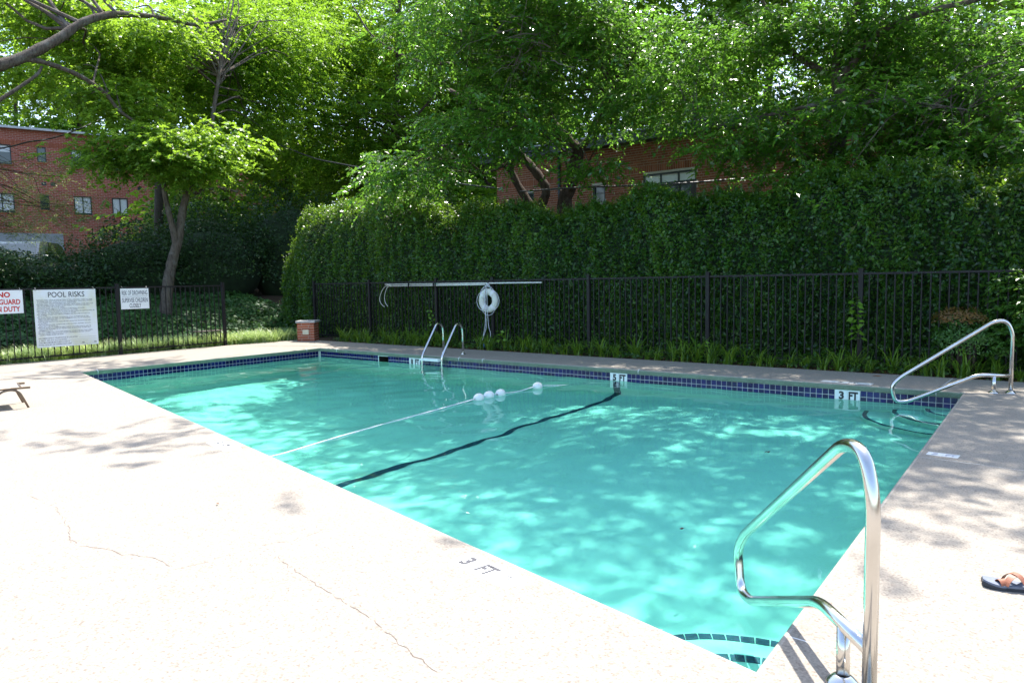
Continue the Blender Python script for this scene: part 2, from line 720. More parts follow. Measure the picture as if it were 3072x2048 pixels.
# sealant drips over the edge of the joints, and hairline cracks
mb = MB()
for jx in (0.62, 4.2, 4.78, 7.94, 11.93):
    y0 = bc_y(jx)
    pts = [(jx, y0 + 0.03, 0.001), (jx, y0 - 0.008, -0.0005), (jx, y0 - 0.024, -0.010), (jx + 0.001, y0 - 0.031, -0.03), (jx + 0.004, y0 - 0.0315, -0.066)]
    mb.tube(pts, [0.008, 0.009, 0.008, 0.006, 0.004], 6)
for jy in (-0.35, -4.62):
    x0 = ab_x(jy)
    mb.tube([(x0 - 0.03, jy, 0.001), (x0 + 0.008, jy, -0.0005), (x0 + 0.024, jy, -0.01), (x0 + 0.031, jy, -0.03), (x0 + 0.0315, jy - 0.004, -0.066)], [0.008, 0.009, 0.008, 0.006, 0.004], 6)
mb.build('sealant_drip', M_caulk, deck)
cracks = [
    [(90, 1487), (165, 1520), (205, 1580), (215, 1617), (240, 1637), (310, 1645), (370, 1662), (420, 1668), (470, 1675), (500, 1693), (525, 1705)],
    [(525, 1705), (600, 1690), (690, 1660), (760, 1640), (880, 1620), (1000, 1580), (1140, 1545)],
    [(525, 1705), (500, 1722), (440, 1760), (380, 1790), (280, 1840), (225, 1890)],
    [(830, 1670), (900, 1720), (1000, 1790), (1080, 1835), (1150, 1880), (1200, 1930), (1280, 1990), (1390, 2056)],
]
for ci, ck in enumerate(cracks):
    W_ = [at(a, b, z=0.0) for a, b in ck]
    pts = []
    for a, b in zip(W_[:-1], W_[1:]):
        k = max(2, int(np.linalg.norm(b - a) / 0.035))
        for s in range(k):
            pts.append(a + (b - a) * s / k + np.array([random.gauss(0, 0.006), random.gauss(0, 0.006), 0]))
    mb = MB()
    for a, b in zip(pts[:-1], pts[1:]):
        if random.random() < (0.12 if ci in (0, 3) else 0.35):
            continue
        d = (b - a)[:2]
        nn = np.array([-d[1], d[0]]) / (np.linalg.norm(d) + 1e-9)
        w = random.uniform(0.0008, 0.0026) * (1.0 if ci in (0, 3) else 0.6)
        mb.poly([(a[0] - nn[0] * w, a[1] - nn[1] * w, 0.0012), (b[0] - nn[0] * w, b[1] - nn[1] * w, 0.0012), (b[0] + nn[0] * w, b[1] + nn[1] * w, 0.0012), (a[0] + nn[0] * w, a[1] + nn[1] * w, 0.0012)])
    mb.build('crack', M_crack, deck)

# ------------------------------------------------------------------ basin
FX = [-0.2, 2.5, 4.0, 7.5, 9.2, 12.8]
FZ = [-2.50, -2.62, -2.55, -1.70, -1.18, -1.04]


def floor_z(x):
    return np.interp(x, FX, FZ)


nu, nv = 72, 36
us = np.linspace(0, 1, nu + 1)
vs = np.concatenate([[0, 0.012, 0.03, 0.05], np.linspace(0.08, 0.92, nv - 7), [0.95, 0.97, 0.988, 1]])
nv = len(vs) - 1
P = np.zeros((nu + 1, nv + 1, 3))
for i, u_ in enumerate(us):
    e0, e1 = B_ + (C_ - B_) * u_, A_ + (D_ - A_) * u_
    for j, v_ in enumerate(vs):
        p = e0 + (e1 - e0) * v_
        wdt = np.linalg.norm(e1 - e0)
        dist = min(v_ * wdt, (1 - v_) * wdt, u_ * 12.2, (1 - u_) * 12.2)
        z = floor_z(p[0]) + 0.22 * max(0, 1 - dist / 0.35) ** 2
        P[i, j] = (p[0], p[1], z)
V = P.reshape(-1, 3)
F = []
idx = lambda i, j: i * (nv + 1) + j
for i in range(nu):
    for j in range(nv):
        F.append((idx(i, j), idx(i, j + 1), idx(i + 1, j + 1), idx(i + 1, j)))
bound = [idx(i, 0) for i in range(nu + 1)] + [idx(nu, j) for j in range(1, nv + 1)] + [idx(i, nv) for i in range(nu - 1, -1, -1)] + [idx(0, j) for j in range(nv - 1, 0, -1)]
base = len(V)
V = np.vstack([V, np.array([(V[b][0], V[b][1], -0.224) for b in bound])])
nb = len(bound)
SKX0, SKX1 = 0.043 + 25 * T, 0.043 + 29 * T
for k in range(nb):
    k2 = (k + 1) % nb
    F.append((bound[k], bound[k2], base + k2, base + k))
basin = tag(link('pool_basin', np_mesh('pool_basin', V, np.array(F), M_plaster, False)), kind='structure')
basin.cycles.is_caustics_receiver = True
for p in basin.data.polygons:
    p.use_smooth = p.index < nu * nv

# dark lane line across the floor and up the far wall
mb = MB()
xa, xb = 7.49, 7.605
ys = np.linspace(-0.36, ad_y(7.5) + 0.4, 40)
pf = [(0.0 - 0.004, -0.30)] + [(-0.004, -1.40), (-0.06, -1.52), (-0.2, -1.62)] + [(y, None) for y in ys]
row = []
for y, z in pf:
    z0 = floor_z(xa) + 0.012 if z is None else z
    z1 = floor_z(xb) + 0.012 if z is None else z
    row.append(((xa, y, z0), (xb, y, z1)))
for (a, b), (c, d) in zip(row[:-1], row[1:]):
    mb.poly([a, b, d, c])
mb.build('lane_line', M_line, basin)
basin.children[0].cycles.is_caustics_receiver = True


# quarter-round corner steps with tiled edges
step_tile = MB()
step_tile.box((-0.030, -0.026, -0.003), (0.030, 0.026, 0.003))
step_tile_me = step_tile.mesh('step_tile', simple('slate_blue_tile', (0.02, 0.05, 0.11), 0.3, 0, 0.4, 30))


def corner_steps(corner, a0, a1, name, treads):
    mb = MB()
    for r_, z in treads:
        n = 20
        arc = [(corner[0] + r_ * math.cos(a0 + (a1 - a0) * k / n), corner[1] + r_ * math.sin(a0 + (a1 - a0) * k / n)) for k in range(n + 1)]
        for p, q_ in zip(arc[:-1], arc[1:]):
            mb.poly([(corner[0], corner[1], z), (*p, z), (*q_, z)])
            mb.poly([(*p, z), (*p, -1.2), (*q_, -1.2), (*q_, z)])
    st = mb.build(name, M_plaster, basin)
    st.cycles.is_caustics_receiver = True
    for r_, z in treads:
        n = int(abs(a1 - a0) * r_ / 0.066)
        for k in range(n):
            a = a0 + (a1 - a0) * (k + 0.5) / n
            o = link('step_tile', step_tile_me, st, (corner[0] + (r_ - 0.04) * math.cos(a), corner[1] + (r_ - 0.04) * math.sin(a), z + 0.004), (0, 0, a + math.pi / 2))
            o.cycles.is_caustics_receiver = True


corner_steps(C_, R(180), R(272), 'corner_steps', ((0.42, -0.40), (0.76, -0.62), (1.09, -0.84)))
corner_steps(D_, R(93), R(168.5), 'corner_steps', ((0.42, -0.30), (0.75, -0.47), (1.08, -0.645)))

# ------------------------------------------------------------------ tiled waterline
tmb = MB()
hw = T / 2 - 0.0045
tmb.box((-hw, -0.003, -hw), (hw, 0.003, hw))
tile_me = tmb.mesh('tile', M_tile)


def wall_band(name, a, b, first, last, skip, hole=None):
    """grout band from a to b with tiles first..last along it, two rows"""
    d = (b - a) / np.linalg.norm(b - a)
    nn = np.array([d[1], -d[0]])            # towards the water
    mb = MB()
    L_ = np.linalg.norm(b - a)
    segs = [(0, L_)] if hole is None else [(0, hole[0]), (hole[1], L_)]
    for s0, s1 in segs:
        p, q_ = a + d * s0 + nn * 0.002, a + d * s1 + nn * 0.002
        mb.poly([(*p, TZ), (*p, TZ - 2.1 * T), (*q_, TZ - 2.1 * T), (*q_, TZ)][::-1])
    w = tag(mb.build(name, M_grout), kind='structure')
    for i in range(first, last):
        if i in skip:
            continue
        for rw in range(2):
            s = 0.043 + (i + 0.5) * T
            p = a + d * s + nn * 0.0045
            link('tile', tile_me, w, (p[0], p[1], TZ - (rw + 0.5) * T), (random.gauss(0, 0.004), 0, math.atan2(d[1], d[0]) + random.gauss(0, 0.004)))
    return w


skip = set(range(25, 29)) | set(range(37, 41)) | set(range(97, 101)) | set(range(141, 145))
wall_back = wall_band('pool_wall_back', B_, C_, 0, 159, skip, (SKX0, SKX1))
wall_left = wall_band('pool_wall_left', B_, A_, 0, 64, set())
# B->A runs the other way round, so flip the outward side
for ch in wall_left.children:
    ch.location.x += 0.009
wall_left.location.x += 0.004


def plain_band(name, a, b):
    d = (b - a) / np.linalg.norm(b - a)
    nn = np.array([d[1], -d[0]])
    mb = MB()
    p, q_ = a + nn * 0.002, b + nn * 0.002
    mb.poly([(*p, TZ), (*p, TZ - 2.1 * T), (*q_, TZ - 2.1 * T), (*q_, TZ)][::-1])
    w = tag(mb.build(name, M_grout), kind='structure')
    tb = MB()
    n = int(np.linalg.norm(b - a) / T)
    for i in range(n):
        for rw in range(2):
            o = a + d * ((i + 0.5) * T) + nn * 0.002
            tb.frame_box((o[0] - d[0] * hw, o[1] - d[1] * hw, TZ - (rw + 0.5) * T - hw), (*(d * 2 * hw), 0), (*(nn * 0.005), 0), (0, 0, 2 * hw))
    tag(tb.build('tile_rows', M_tile, w), kind='stuff')
    return w


plain_band('pool_wall_front', D_, A_)
plain_band('pool_wall_right', C_, D_)


def depth_marker(i0, digit):
    for k, s in ((0, digit), (1, 'FT')):
        mb = MB()
        h = T - 0.002
        mb.box((-h, -0.004, -h), (h, 0.004, h))
        x = 0.043 + (i0 + 1 + 2 * k) * T
        yb = bc_y(x, WALL)
        t = mb.build('depth_marker_tile', M_white_tile, wall_back)
        t.location = (x, yb - 0.0055, TZ - T)
        me = fit_text(text_mesh(s, 0.12, M_black_ink, 0.006), 0.062 if k == 0 else 0.112, 0.104)
        place(link('lettering', me, t), (0.006 if k == 0 else -0.004, -0.0048, 0.004), (1, 0, 0), (0, 0, 1))


depth_marker(37, '8')
depth_marker(97, '5')
depth_marker(141, '3')

# skimmer mouth in the far wall
sk = thing('pool_skimmer', ((SKX0 + SKX1) / 2, 0, TZ), 'dark skimmer mouth with white frame among the blue waterline tiles', 'skimmer')
mb = MB()
w = (SKX1 - SKX0) / 2
mb.box((-w + 0.006, 0.0, -0.2), (w - 0.006, 0.25, -0.012), skip=(2,))
mb.build('recess', M_dark, sk)
mb = MB()
mb.box((-w, -0.008, -0.012), (w, 0.004, 0.0))
mb.box((-w, -0.008, -0.155), (-w + 0.014, 0.004, -0.0122))
mb.build('frame', M_white_pl, sk)

# ------------------------------------------------------------------ water
WP = offset_poly(LIP, 0.034)
wA, wB, wC, wD = WP
nu, nv = 320, 180
uu, vv = np.meshgrid(np.linspace(0, 1, nu + 1), np.linspace(0, 1, nv + 1), indexing='ij')
e0 = wB + (wC - wB) * uu[..., None]
e1 = wA + (wD - wA) * uu[..., None]
XY = e0 + (e1 - e0) * vv[..., None]
H = np.zeros(uu.shape)
wr = np.random.default_rng(3)
for k in range(46):
    lam = math.exp(wr.uniform(math.log(0.20), math.log(1.6)))
    an = wr.normal(R(200), 0.9)
    slope = 0.0062 * (lam / 0.5) ** 0.15
    kx, ky = 2 * math.pi / lam * math.cos(an), 2 * math.pi / lam * math.sin(an)
    H += slope * lam / (2 * math.pi) * np.sin(kx * XY[..., 0] + ky * XY[..., 1] + wr.uniform(0, 6.28))
# patches of calmer and busier water
env = 0.65 + 0.35 * np.sin(XY[..., 0] * 0.9 + 1.0) * np.sin(XY[..., 1] * 1.1 + 0.4)
H *= env
V = np.concatenate([XY, (WATER_Z + H)[..., None]], -1).reshape(-1, 3)
ii, jj = np.meshgrid(np.arange(nu), np.arange(nv), indexing='ij')
b = (ii * (nv + 1) + jj).ravel()
F = np.stack([b, b + 1, b + nv + 2, b + nv + 1], 1)
idx = lambda i, j: i * (nv + 1) + j
bound = [idx(i, 0) for i in range(nu + 1)] + [idx(nu, j) for j in range(1, nv + 1)] + [idx(i, nv) for i in range(nu - 1, -1, -1)] + [idx(0, j) for j in range(nv - 1, 0, -1)]
base = len(V)
V = np.vstack([V, np.array([(V[q_][0], V[q_][1], -3.0) for q_ in bound])])
nb = len(bound)
sideF = [(bound[k], bound[(k + 1) % nb], base + (k + 1) % nb, base + k) for k in range(nb)]
F = np.vstack([F, np.array(sideF)])
me = np_mesh('water', V, F, M_water, True)
import bmesh
bm = bmesh.new()
bm.from_mesh(me)
bm.verts.ensure_lookup_table()
bm.faces.new([bm.verts[base + k] for k in range(nb)])
bmesh.ops.recalc_face_normals(bm, faces=bm.faces[:])
for f_ in bm.faces:
    f_.smooth = abs(f_.normal.z) > 0.5
    if abs(f_.normal.z) < 0.5:
        for e_ in f_.edges:
            e_.smooth = False
bm.to_mesh(me)
bm.free()
water = tag(link('water', me), kind='structure')
water.cycles.is_caustics_caster = True

# ================================================================== ground and buildings
M_soil = None


def ground_material():
    nt = NT('leaf_litter_soil')
    v = coords(nt)
    c = ramp(nt, noise(nt, v, 2.0, 6, 0.7), [(0.3, (0.030, 0.022, 0.015)), (0.6, (0.07, 0.05, 0.032)), (0.8, (0.045, 0.055, 0.022))])
    c = mix(nt, 0.5, c, ramp(nt, noise(nt, v, 40, 4, 0.7), [(0.35, (0.02, 0.015, 0.01)), (0.7, (0.13, 0.085, 0.05))]))
    b = bsdf(nt, c, 0.95, 0, 0.2, bump(nt, noise(nt, v, 30, 4), 0.6, 0.03))
    nt.l(b.outputs[0], nt.out.inputs[0])
    return nt.m


def terrain(x, y):
    """height of the land round the pool: a bank rising to the left, a gentle rise behind"""
    x, y = np.asarray(x, float), np.asarray(y, float)
    left = np.interp(-x, [2.6, 4.6, 6.2, 8.5, 12, 20, 34, 60], [0, 0.02, 0.55, 1.0, 1.25, 1.5, 3.0, 4.0])
    back = np.interp(y, [1.3, 3.0, 6.0, 12, 40, 120], [0, 0.1, 0.9, 1.4, 3.0, 4.0])
    return -0.035 + np.maximum(left, back) * np.where((x > -2.6) & (y < 1.35), 0, 1)


M_ground = ground_material()
gx = np.concatenate([[-150, -110, -80, -60, -45], np.arange(-36, -2.6, 0.6), [XL + 0.02], np.arange(-2, 17.4, 1.5), [XR - 0.05], [20, 26, 35, 50, 80, 150]])
gy = np.concatenate([[-150, -90, -60, -40, -25], [YF + 0.05], np.arange(-14, 1.2, 1.2), [YB - 0.03], np.arange(1.6, 16, 0.6), [18, 22, 28, 36, 46, 60, 90, 150]])
GX, GY = np.meshgrid(gx, gy, indexing='ij')
GZ = terrain(GX, GY) + 0.05 * np.sin(GX * 1.3) * np.sin(GY * 1.7) * ((GX < -4) | (GY > 4))
V = np.stack([GX, GY, GZ], -1).reshape(-1, 3)
ny_ = len(gy)
F = []
for i in range(len(gx) - 1):
    for j in range(ny_ - 1):
        cxm, cym = (gx[i] + gx[i + 1]) / 2, (gy[j] + gy[j + 1]) / 2
        if XL < cxm < XR and YF < cym < YB:
            continue
        F.append((i * ny_ + j, (i + 1) * ny_ + j, (i + 1) * ny_ + j + 1, i * ny_ + j + 1))
tag(link('ground', np_mesh('ground', V, np.array(F), M_ground, True)), kind='structure')


def patch(name, x0, x1, y0, y1, mat, lift, n=24):
    xs, ys = np.linspace(x0, x1, n), np.linspace(y0, y1, n * 2)
    X, Y = np.meshgrid(xs, ys, indexing='ij')
    wob = 0.12 * np.sin(Y * 2.1) * (X - x0) / (x1 - x0)
    V = np.stack([X + wob, Y, terrain(X, Y) + lift], -1).reshape(-1, 3)
    m_ = len(ys)
    F = [(i * m_ + j, (i + 1) * m_ + j, (i + 1) * m_ + j + 1, i * m_ + j + 1) for i in range(n - 1) for j in range(m_ - 1)]
    return tag(link(name, np_mesh(name, V, np.array(F), mat, True)), kind='structure')


M_mulch = simple('bark_mulch', (0.16, 0.07, 0.045), 0.95, 0, 0.5, 40, 0.7)
M_turf = simple('turf_soil', (0.05, 0.10, 0.02), 0.9, 0, 0.4, 14, 0.4)
patch('mulch_bed', -5.4, -3.9, -9.0, -0.9, M_mulch, 0.010)
patch('lawn', -3.95, -2.75, -9.0, -3.0, M_turf, 0.012)

# ------------------------------------------------------------------ brick
def brick_object_mat(name, c0, c1, c2):
    nt = NT(name)
    g = nt.n('ShaderNodeNewGeometry')
    oi = nt.n('ShaderNodeObjectInfo')
    ad = nt.n('ShaderNodeMath', operation='ADD')
    nt.l(g.outputs['Random Per Island'], ad.inputs[0])
    nt.l(oi.outputs['Random'], ad.inputs[1])
    fr = nt.n('ShaderNodeMath', operation='FRACT')
    nt.l(ad.outputs[0], fr.inputs[0])
    v = coords(nt)
    c = ramp(nt, fr.outputs[0], [(0.0, c0), (0.5, c1), (1.0, c2)])
    c = mix(nt, 0.4, c, ramp(nt, noise(nt, v, 45, 4, 0.7), [(0.3, tuple(k * 0.55 for k in c1)), (0.7, tuple(min(1, k * 1.35) for k in c1))]))
    b = bsdf(nt, c, 0.9, 0, 0.25, bump(nt, noise(nt, v, 120, 3), 0.4, 0.003))
    nt.l(b.outputs[0], nt.out.inputs[0])
    return nt.m


M_brick = brick_object_mat('red_brick', (0.22, 0.065, 0.035), (0.31, 0.095, 0.05), (0.40, 0.14, 0.075))
M_brick_dk = brick_object_mat('brown_brick', (0.17, 0.055, 0.032), (0.25, 0.085, 0.045), (0.34, 0.12, 0.065))
M_mortar = simple('pale_mortar', (0.46, 0.42, 0.36), 0.95, 0, 0.2, 20)
M_fascia = simple('dark_green_metal', (0.022, 0.035, 0.034), 0.5, 0, 0.2, 6)
M_coping = simple('pale_roof_edge', (0.45, 0.47, 0.5), 0.5, 0, 0.15, 6)
M_frame = simple('dark_window_frame', (0.02, 0.03, 0.032), 0.45, 0, 0.2, 10)
M_blind = simple('white_blind', (0.62, 0.64, 0.64), 0.7, 0, 0.06, 8)


def glass_mat():
    nt = NT('window_glass')
    b = bsdf(nt, (0.03, 0.045, 0.05), 0.06, 0, 0.7, bump(nt, noise(nt, coords(nt), 1.2, 2), 0.03, 0.02))
    nt.l(b.outputs[0], nt.out.inputs[0])
    return nt.m


M_glass = glass_mat()


def brick_rects(x0, x1, z0, z1, holes, soldier=None, hdr=6):
    """front rectangles (xa, xb, za, zb) of a common-bond wall, with holes left out"""
    BH, BL, J = 0.0677, 0.2135, 0.010
    out = []
    z, k = z0, 0
    while z < z1 - 0.03:
        if soldier and abs(z - soldier) < BH / 2:
            x = x0
            while x < x1:
                out.append((x, x + BH - J, z, z + 3 * BH - J))
                x += BH
            z += 3 * BH
            k += 3
            continue
        step = BL / 2 if k % hdr == 5 else BL
        x = x0 - (BL / 2 if k % 2 else 0) - (0 if k % hdr != 5 else BL / 4)
        while x < x1:
            a, b = max(x, x0), min(x + step - J, x1)
            if b - a > 0.03:
                out.append((a, b, z, z + BH - J))
            x += step
        z += BH
        k += 1
    res = []
    for a, b, c, d in out:
        pieces = [(a, b)]
        for ha, hb, hc, hd in holes:
            if d > hc and c < hd:
                np_ = []
                for p, q_ in pieces:
                    if q_ <= ha or p >= hb:
                        np_.append((p, q_))
                    else:
                        if ha - p > 0.03:
                            np_.append((p, ha))
                        if q_ - hb > 0.03:
                            np_.append((hb, q_))
                pieces = np_
        res += [(p, q_, c, d) for p, q_ in pieces]
    return res


def wall_sheet(mb, x0, x1, z0, z1, holes, y):
    """mortar sheet with window holes, built from cells"""
    xs = sorted({x0, x1, *[h[0] for h in holes], *[h[1] for h in holes]})
    zs = sorted({z0, z1, *[h[2] for h in holes], *[h[3] for h in holes]})
    for a, b in zip(xs[:-1], xs[1:]):
        for c, d in zip(zs[:-1], zs[1:]):
            mx, mz = (a + b) / 2, (c + d) / 2
            if any(h[0] < mx < h[1] and h[2] < mz < h[3] for h in holes):
                continue
            mb.poly([(a, y, c), (b, y, c), (b, y, d), (a, y, d)])


def window_part(parent, h, y, panes=2, blind=0.0, transom=0.0):
    """frame, panes and what hangs behind them, in the wall plane y (front towards -y)"""
    a, b, c, d = h
    fw = 0.05
    mb = MB()
    for bx in ((a, a + fw, c, d), (b - fw, b, c, d), (a + fw, b - fw, d - fw, d), (a + fw, b - fw, c, c + fw)):
        mb.box((bx[0], y + 0.02, bx[2]), (bx[1], y + 0.10, bx[3]))
    for k in range(1, panes):
        xm = a + (b - a) * k / panes
        mb.box((xm - 0.025, y + 0.025, c + fw), (xm + 0.025, y + 0.095, d - fw))
    if transom:
        mb.box((a + fw, y + 0.028, d - transom - 0.02), (b - fw, y + 0.092, d - transom + 0.02))
    w = mb.build('window', M_frame, parent)
    mb = MB()
    mb.poly([(a + fw, y + 0.07, c + fw), (b - fw, y + 0.07, c + fw), (b - fw, y + 0.07, d - fw), (a + fw, y + 0.07, d - fw)])
    mb.build('pane', M_glass, w)
    if blind:
        mb = MB()
        zt = d - fw
        n = int((blind * (d - c - 2 * fw)) / 0.05)
        for k in range(n):
            mb.poly([(a + fw + 0.01, y + 0.062, zt - 0.05 * k - 0.048), (b - fw - 0.01, y + 0.062, zt - 0.05 * k - 0.048), (b - fw - 0.01, y + 0.068, zt - 0.05 * k), (a + fw + 0.01, y + 0.068, zt - 0.05 * k)])
        mb.build('blind', M_blind, w)
    mb = MB()
    mb.box((a - 0.06, y - 0.05, c - 0.075), (b + 0.06, y + 0.06, c - 0.002))
    mb.build('sill', M_brick, w)
    return w


# ---- low brick building behind the hedge (wall plane y = 8.6, facing the pool)
YW = 8.6
bld = thing('brick_building', (6, YW, 0.9), 'low brown brick apartment building with dark flat eave rising behind the tall hedge', 'building')
OFF = np.array([6, YW, 0.9])
holes = [(3.36, 4.95, 3.0, 4.27), (1.70, 2.13, 3.0, 4.13), (-0.9, -0.45, 3.0, 4.13), (12.5, 14.0, 3.0, 4.27)]
hl = [(a - 6, b - 6, c - 0.9, d - 0.9) for a, b, c, d in holes]
X0, X1, Z0, Z1 = -1.95 - 6, 17.0 - 6, 0.0, 5.15 - 0.9
mb = MB()
wall_sheet(mb, X0, X1, Z0, Z1, hl, 0.0)
mb.poly([(X0, 0, Z0), (X0, 0, Z1), (X0, 9, Z1), (X0, 9, Z0)])
mb.poly([(X1, 0, Z0), (X1, 9, Z0), (X1, 9, Z1), (X1, 0, Z1)])
for a, b, c, d in hl:                                   # dark room behind each window
    mb.poly([(a - .3, 0.4, c - .3), (b + .3, 0.4, c - .3), (b + .3, 0.4, d + .3), (a - .3, 0.4, d + .3)])
mb.build('wall', M_mortar, bld)
rects = brick_rects(X0, X1, 1.6, Z1, hl, soldier=1.6 + 27 * 0.0677)
cand = sorted(rects, key=lambda r_: abs((r_[0] + r_[1]) / 2 + 6 - 3.2) + 1.6 * max(0, 3.5 - (r_[2] + 0.9)))
single, rest = cand[:300], cand[300:]
cache = {}
for a, b, c, d in single:
    key = (round(b - a, 3), round(d - c, 3))
    if key not in cache:
        bb = MB()
        bb.box((-(b - a) / 2, -0.007, -(d - c) / 2), ((b - a) / 2, 0.02, (d - c) / 2), skip=(4,))
        cache[key] = bb.mesh('brick', M_brick_dk)
    link('brick', cache[key], bld, ((a + b) / 2, random.gauss(0, 0.0012), (c + d) / 2))
mb = MB()
for a, b, c, d in rest:
    j = random.gauss(0, 0.0012)
    mb.box((a, -0.007 + j, c), (b, 0.02, d), skip=(0, 4))
BL, BH = 0.2135, 0.0677
for k in range(int((Z1 - 1.6) / BH)):                   # left end wall
    for q_ in range(14):
        y0 = q_ * BL - (BL / 2 if k % 2 else 0)
        if y0 > 0.005:
            mb.box((X0 - 0.007, y0, 1.6 + k * BH), (X0 + 0.02, y0 + BL - 0.01, 1.6 + (k + 1) * BH - 0.01), skip=(0,))
tag(mb.build('brick_courses', M_brick_dk, bld), kind='stuff')
mb = MB()
mb.box((X0 - 0.35, -0.42, Z1), (X1 + 0.35, 9.3, Z1 + 0.26))
mb.build('eave', M_fascia, bld)
mb = MB()
mb.box((X0 - 0.38, -0.45, Z1 + 0.262), (X1 + 0.38, 9.33, Z1 + 0.30))
mb.build('roof_edge', M_coping, bld)
window_part(bld, hl[0], 0.0, 3, 0.0, 0.28)
window_part(bld, hl[1], 0.0, 1)
for h in hl[2:]:
    window_part(bld, h, 0.0, 3 if h[1] - h[0] > 1 else 1, 0.0, 0.28 if h[1] - h[0] > 1 else 0)
mb = MB()
a, b, c, d = hl[0]
mb.box((a + 0.05, 0.045, d - 0.27), (b - 0.05, 0.055, d - 0.05))
mb.build('window_shade', M_blind, bld)
mb = MB()
mb.tube([(0.55 - 6, -0.06, Z1), (0.55 - 6, -0.06, 0.3)], 0.045, 8)
mb.build('downpipe', M_fascia, bld)

# ---- three storey brick building far left, wall direction 16.3 deg off +Y, facing the pool
def far_brick_mat():
    nt = NT('far_brick')
    v = coords(nt, (1, 1, 1))
    sx = nt.n('ShaderNodeSeparateXYZ')
    nt.l(v, sx.inputs[0])
    cb = nt.n('ShaderNodeCombineXYZ')
    nt.l(sx.outputs[0], cb.inputs[0])
    nt.l(sx.outputs[2], cb.inputs[1])
    br = nt.n('ShaderNodeTexBrick')
    nt.l(cb.outputs[0], br.inputs['Vector'])
    br.inputs['Scale'].default_value = 1.0
    br.inputs['Brick Width'].default_value = 0.26
    br.inputs['Row Height'].default_value = 0.095
    br.inputs['Mortar Size'].default_value = 0.011
    br.inputs['Mortar Smooth'].default_value = 0.1
    br.inputs['Bias'].default_value = 0.0
    br.inputs['Color1'].default_value = (0.26, 0.062, 0.038, 1)
    br.inputs['Color2'].default_value = (0.35, 0.095, 0.055, 1)
    br.inputs['Mortar'].default_value = (0.47, 0.37, 0.32, 1)
    c = mix(nt, 0.4, br.outputs['Color'], ramp(nt, noise(nt, v, 0.5, 5, 0.6), [(0.3, (0.17, 0.045, 0.03)), (0.7, (0.44, 0.13, 0.085))]))
    b = bsdf(nt, c, 0.9, 0, 0.2, bump(nt, br.outputs['Fac'], -0.4, 0.01))
    nt.l(b.outputs[0], nt.out.inputs[0])
    return nt.m


th = R(16.3)
fb = thing('apartment_building', (-33.9, 4.6, 2.2), 'tall red brick apartment building with many windows seen through the trees at left', 'building')
fb.rotation_euler = (0, 0, math.pi / 2 - th)            # local +x runs along the wall, away to the right; front is local -y
M_far = far_brick_mat()
zb = 2.2
lh = []
for s0, s1 in ((-7.6, -6.7), (-5.9, -5.5), (-4.2, -3.2), (-2.3, -1.9), (-0.75, 0.40), (1.60, 2.04), (3.24, 4.14), (5.19, 6.03), (7.4, 7.8), (9.0, 9.9), (11.2, 12.1), (13.3, 14.2)):
    for t_ in (9.38, 6.73):
        wide = s1 - s0 > 0.6
        lh.append((s0, s1, t_ - zb - (1.07 if wide else 0.85), t_ - zb))
mb = MB()
wall_sheet(mb, -12, 17, 0, 8.05, lh, 0.0)
mb.poly([(-12, 0, 0), (-12, 0, 8.05), (-12, 9, 8.05), (-12, 9, 0)])
mb.poly([(17, 0, 0), (17, 9, 0), (17, 9, 8.05), (17, 0, 8.05)])
for a, b, c, d in lh:
    mb.poly([(a - .2, 0.4, c - .2), (b + .2, 0.4, c - .2), (b + .2, 0.4, d + .2), (a - .2, 0.4, d + .2)])
mb.build('wall', M_far, fb)
for k, h in enumerate(lh):
    wide = h[1] - h[0] > 0.6
    window_part(fb, h, 0.0, 2 if wide else 1, (0.96 if (k % 2 == 1 and wide) else (0.4 if wide else 0)))
mb = MB()
mb.box((-12.2, -0.3, 8.05), (17.2, 9.2, 8.17))
mb.build('roof_slab', M_coping, fb)
mb = MB()
x = -12.0
while x < 17:                                           # soldier course over the top windows
    mb.box((x, -0.012, 7.19), (x + 0.062, 0.02, 7.42), skip=(0, 4))
    x += 0.085
tag(mb.build('soldier_course', M_brick, fb), kind='stuff')
for s_ in (2.15, 1.72, 6.6):
    mb = MB()
    mb.box((s_, -0.02, 5.05), (s_ + 0.22, 0.03, 5.24))
    mb.build('wall_vent', M_frame, fb)
mb = MB()
mb.box((-4, -0.02, 0.0), (2.6, 0.01, 2.35))
mb.build('garage_door', simple('grey_garage_door', (0.26, 0.28, 0.30), 0.6, 0, 0.1, 3), fb)

# ------------------------------------------------------------------ overhead wires, timber pole
M_wire = simple('black_cable', (0.03, 0.03, 0.032), 0.5, 0, 0.2, 5)
M_bark_dk = simple('dark_timber', (0.05, 0.04, 0.033), 0.9, 0, 0.4, 12, 0.6)


def wire(pts, r_, label):
    mb = MB()
    mb.tube(smooth_path(pts, 8), r_, 5)
    tag(mb.build('utility_cable', M_wire), label, 'cable')


wire([at(-400, 520, 20), at(0, 446, 22), at(77, 428, 22.5), at(245, 384, 24), at(640, 200, 30)], 0.022, 'thin cable crossing in front of the red brick building at upper left')
wire([at(560, 300, 32), at(666, 358, 28), at(900, 459, 24), at(1024, 492, 22), at(1329, 544, 19), at(1500, 566, 17.5)], 0.020, 'thin cable slanting down through the middle trees')
wire([at(1560, 575, 17.5), at(1732, 563, 16.8), at(2000, 553, 15.6), at(2207, 538, 15), at(2600, 512, 14)], 0.020, 'thin cable in front of the low brick building')
mb = MB()
mb.tube([at(468, 880, 26), at(475, 733, 26), at(478, 522, 26), at(480, 250, 26)], [0.16, 0.155, 0.15, 0.13], 10)
tag(mb.build('utility_pole', M_bark_dk), 'dark upright pole just left of the forked trunk', 'pole')

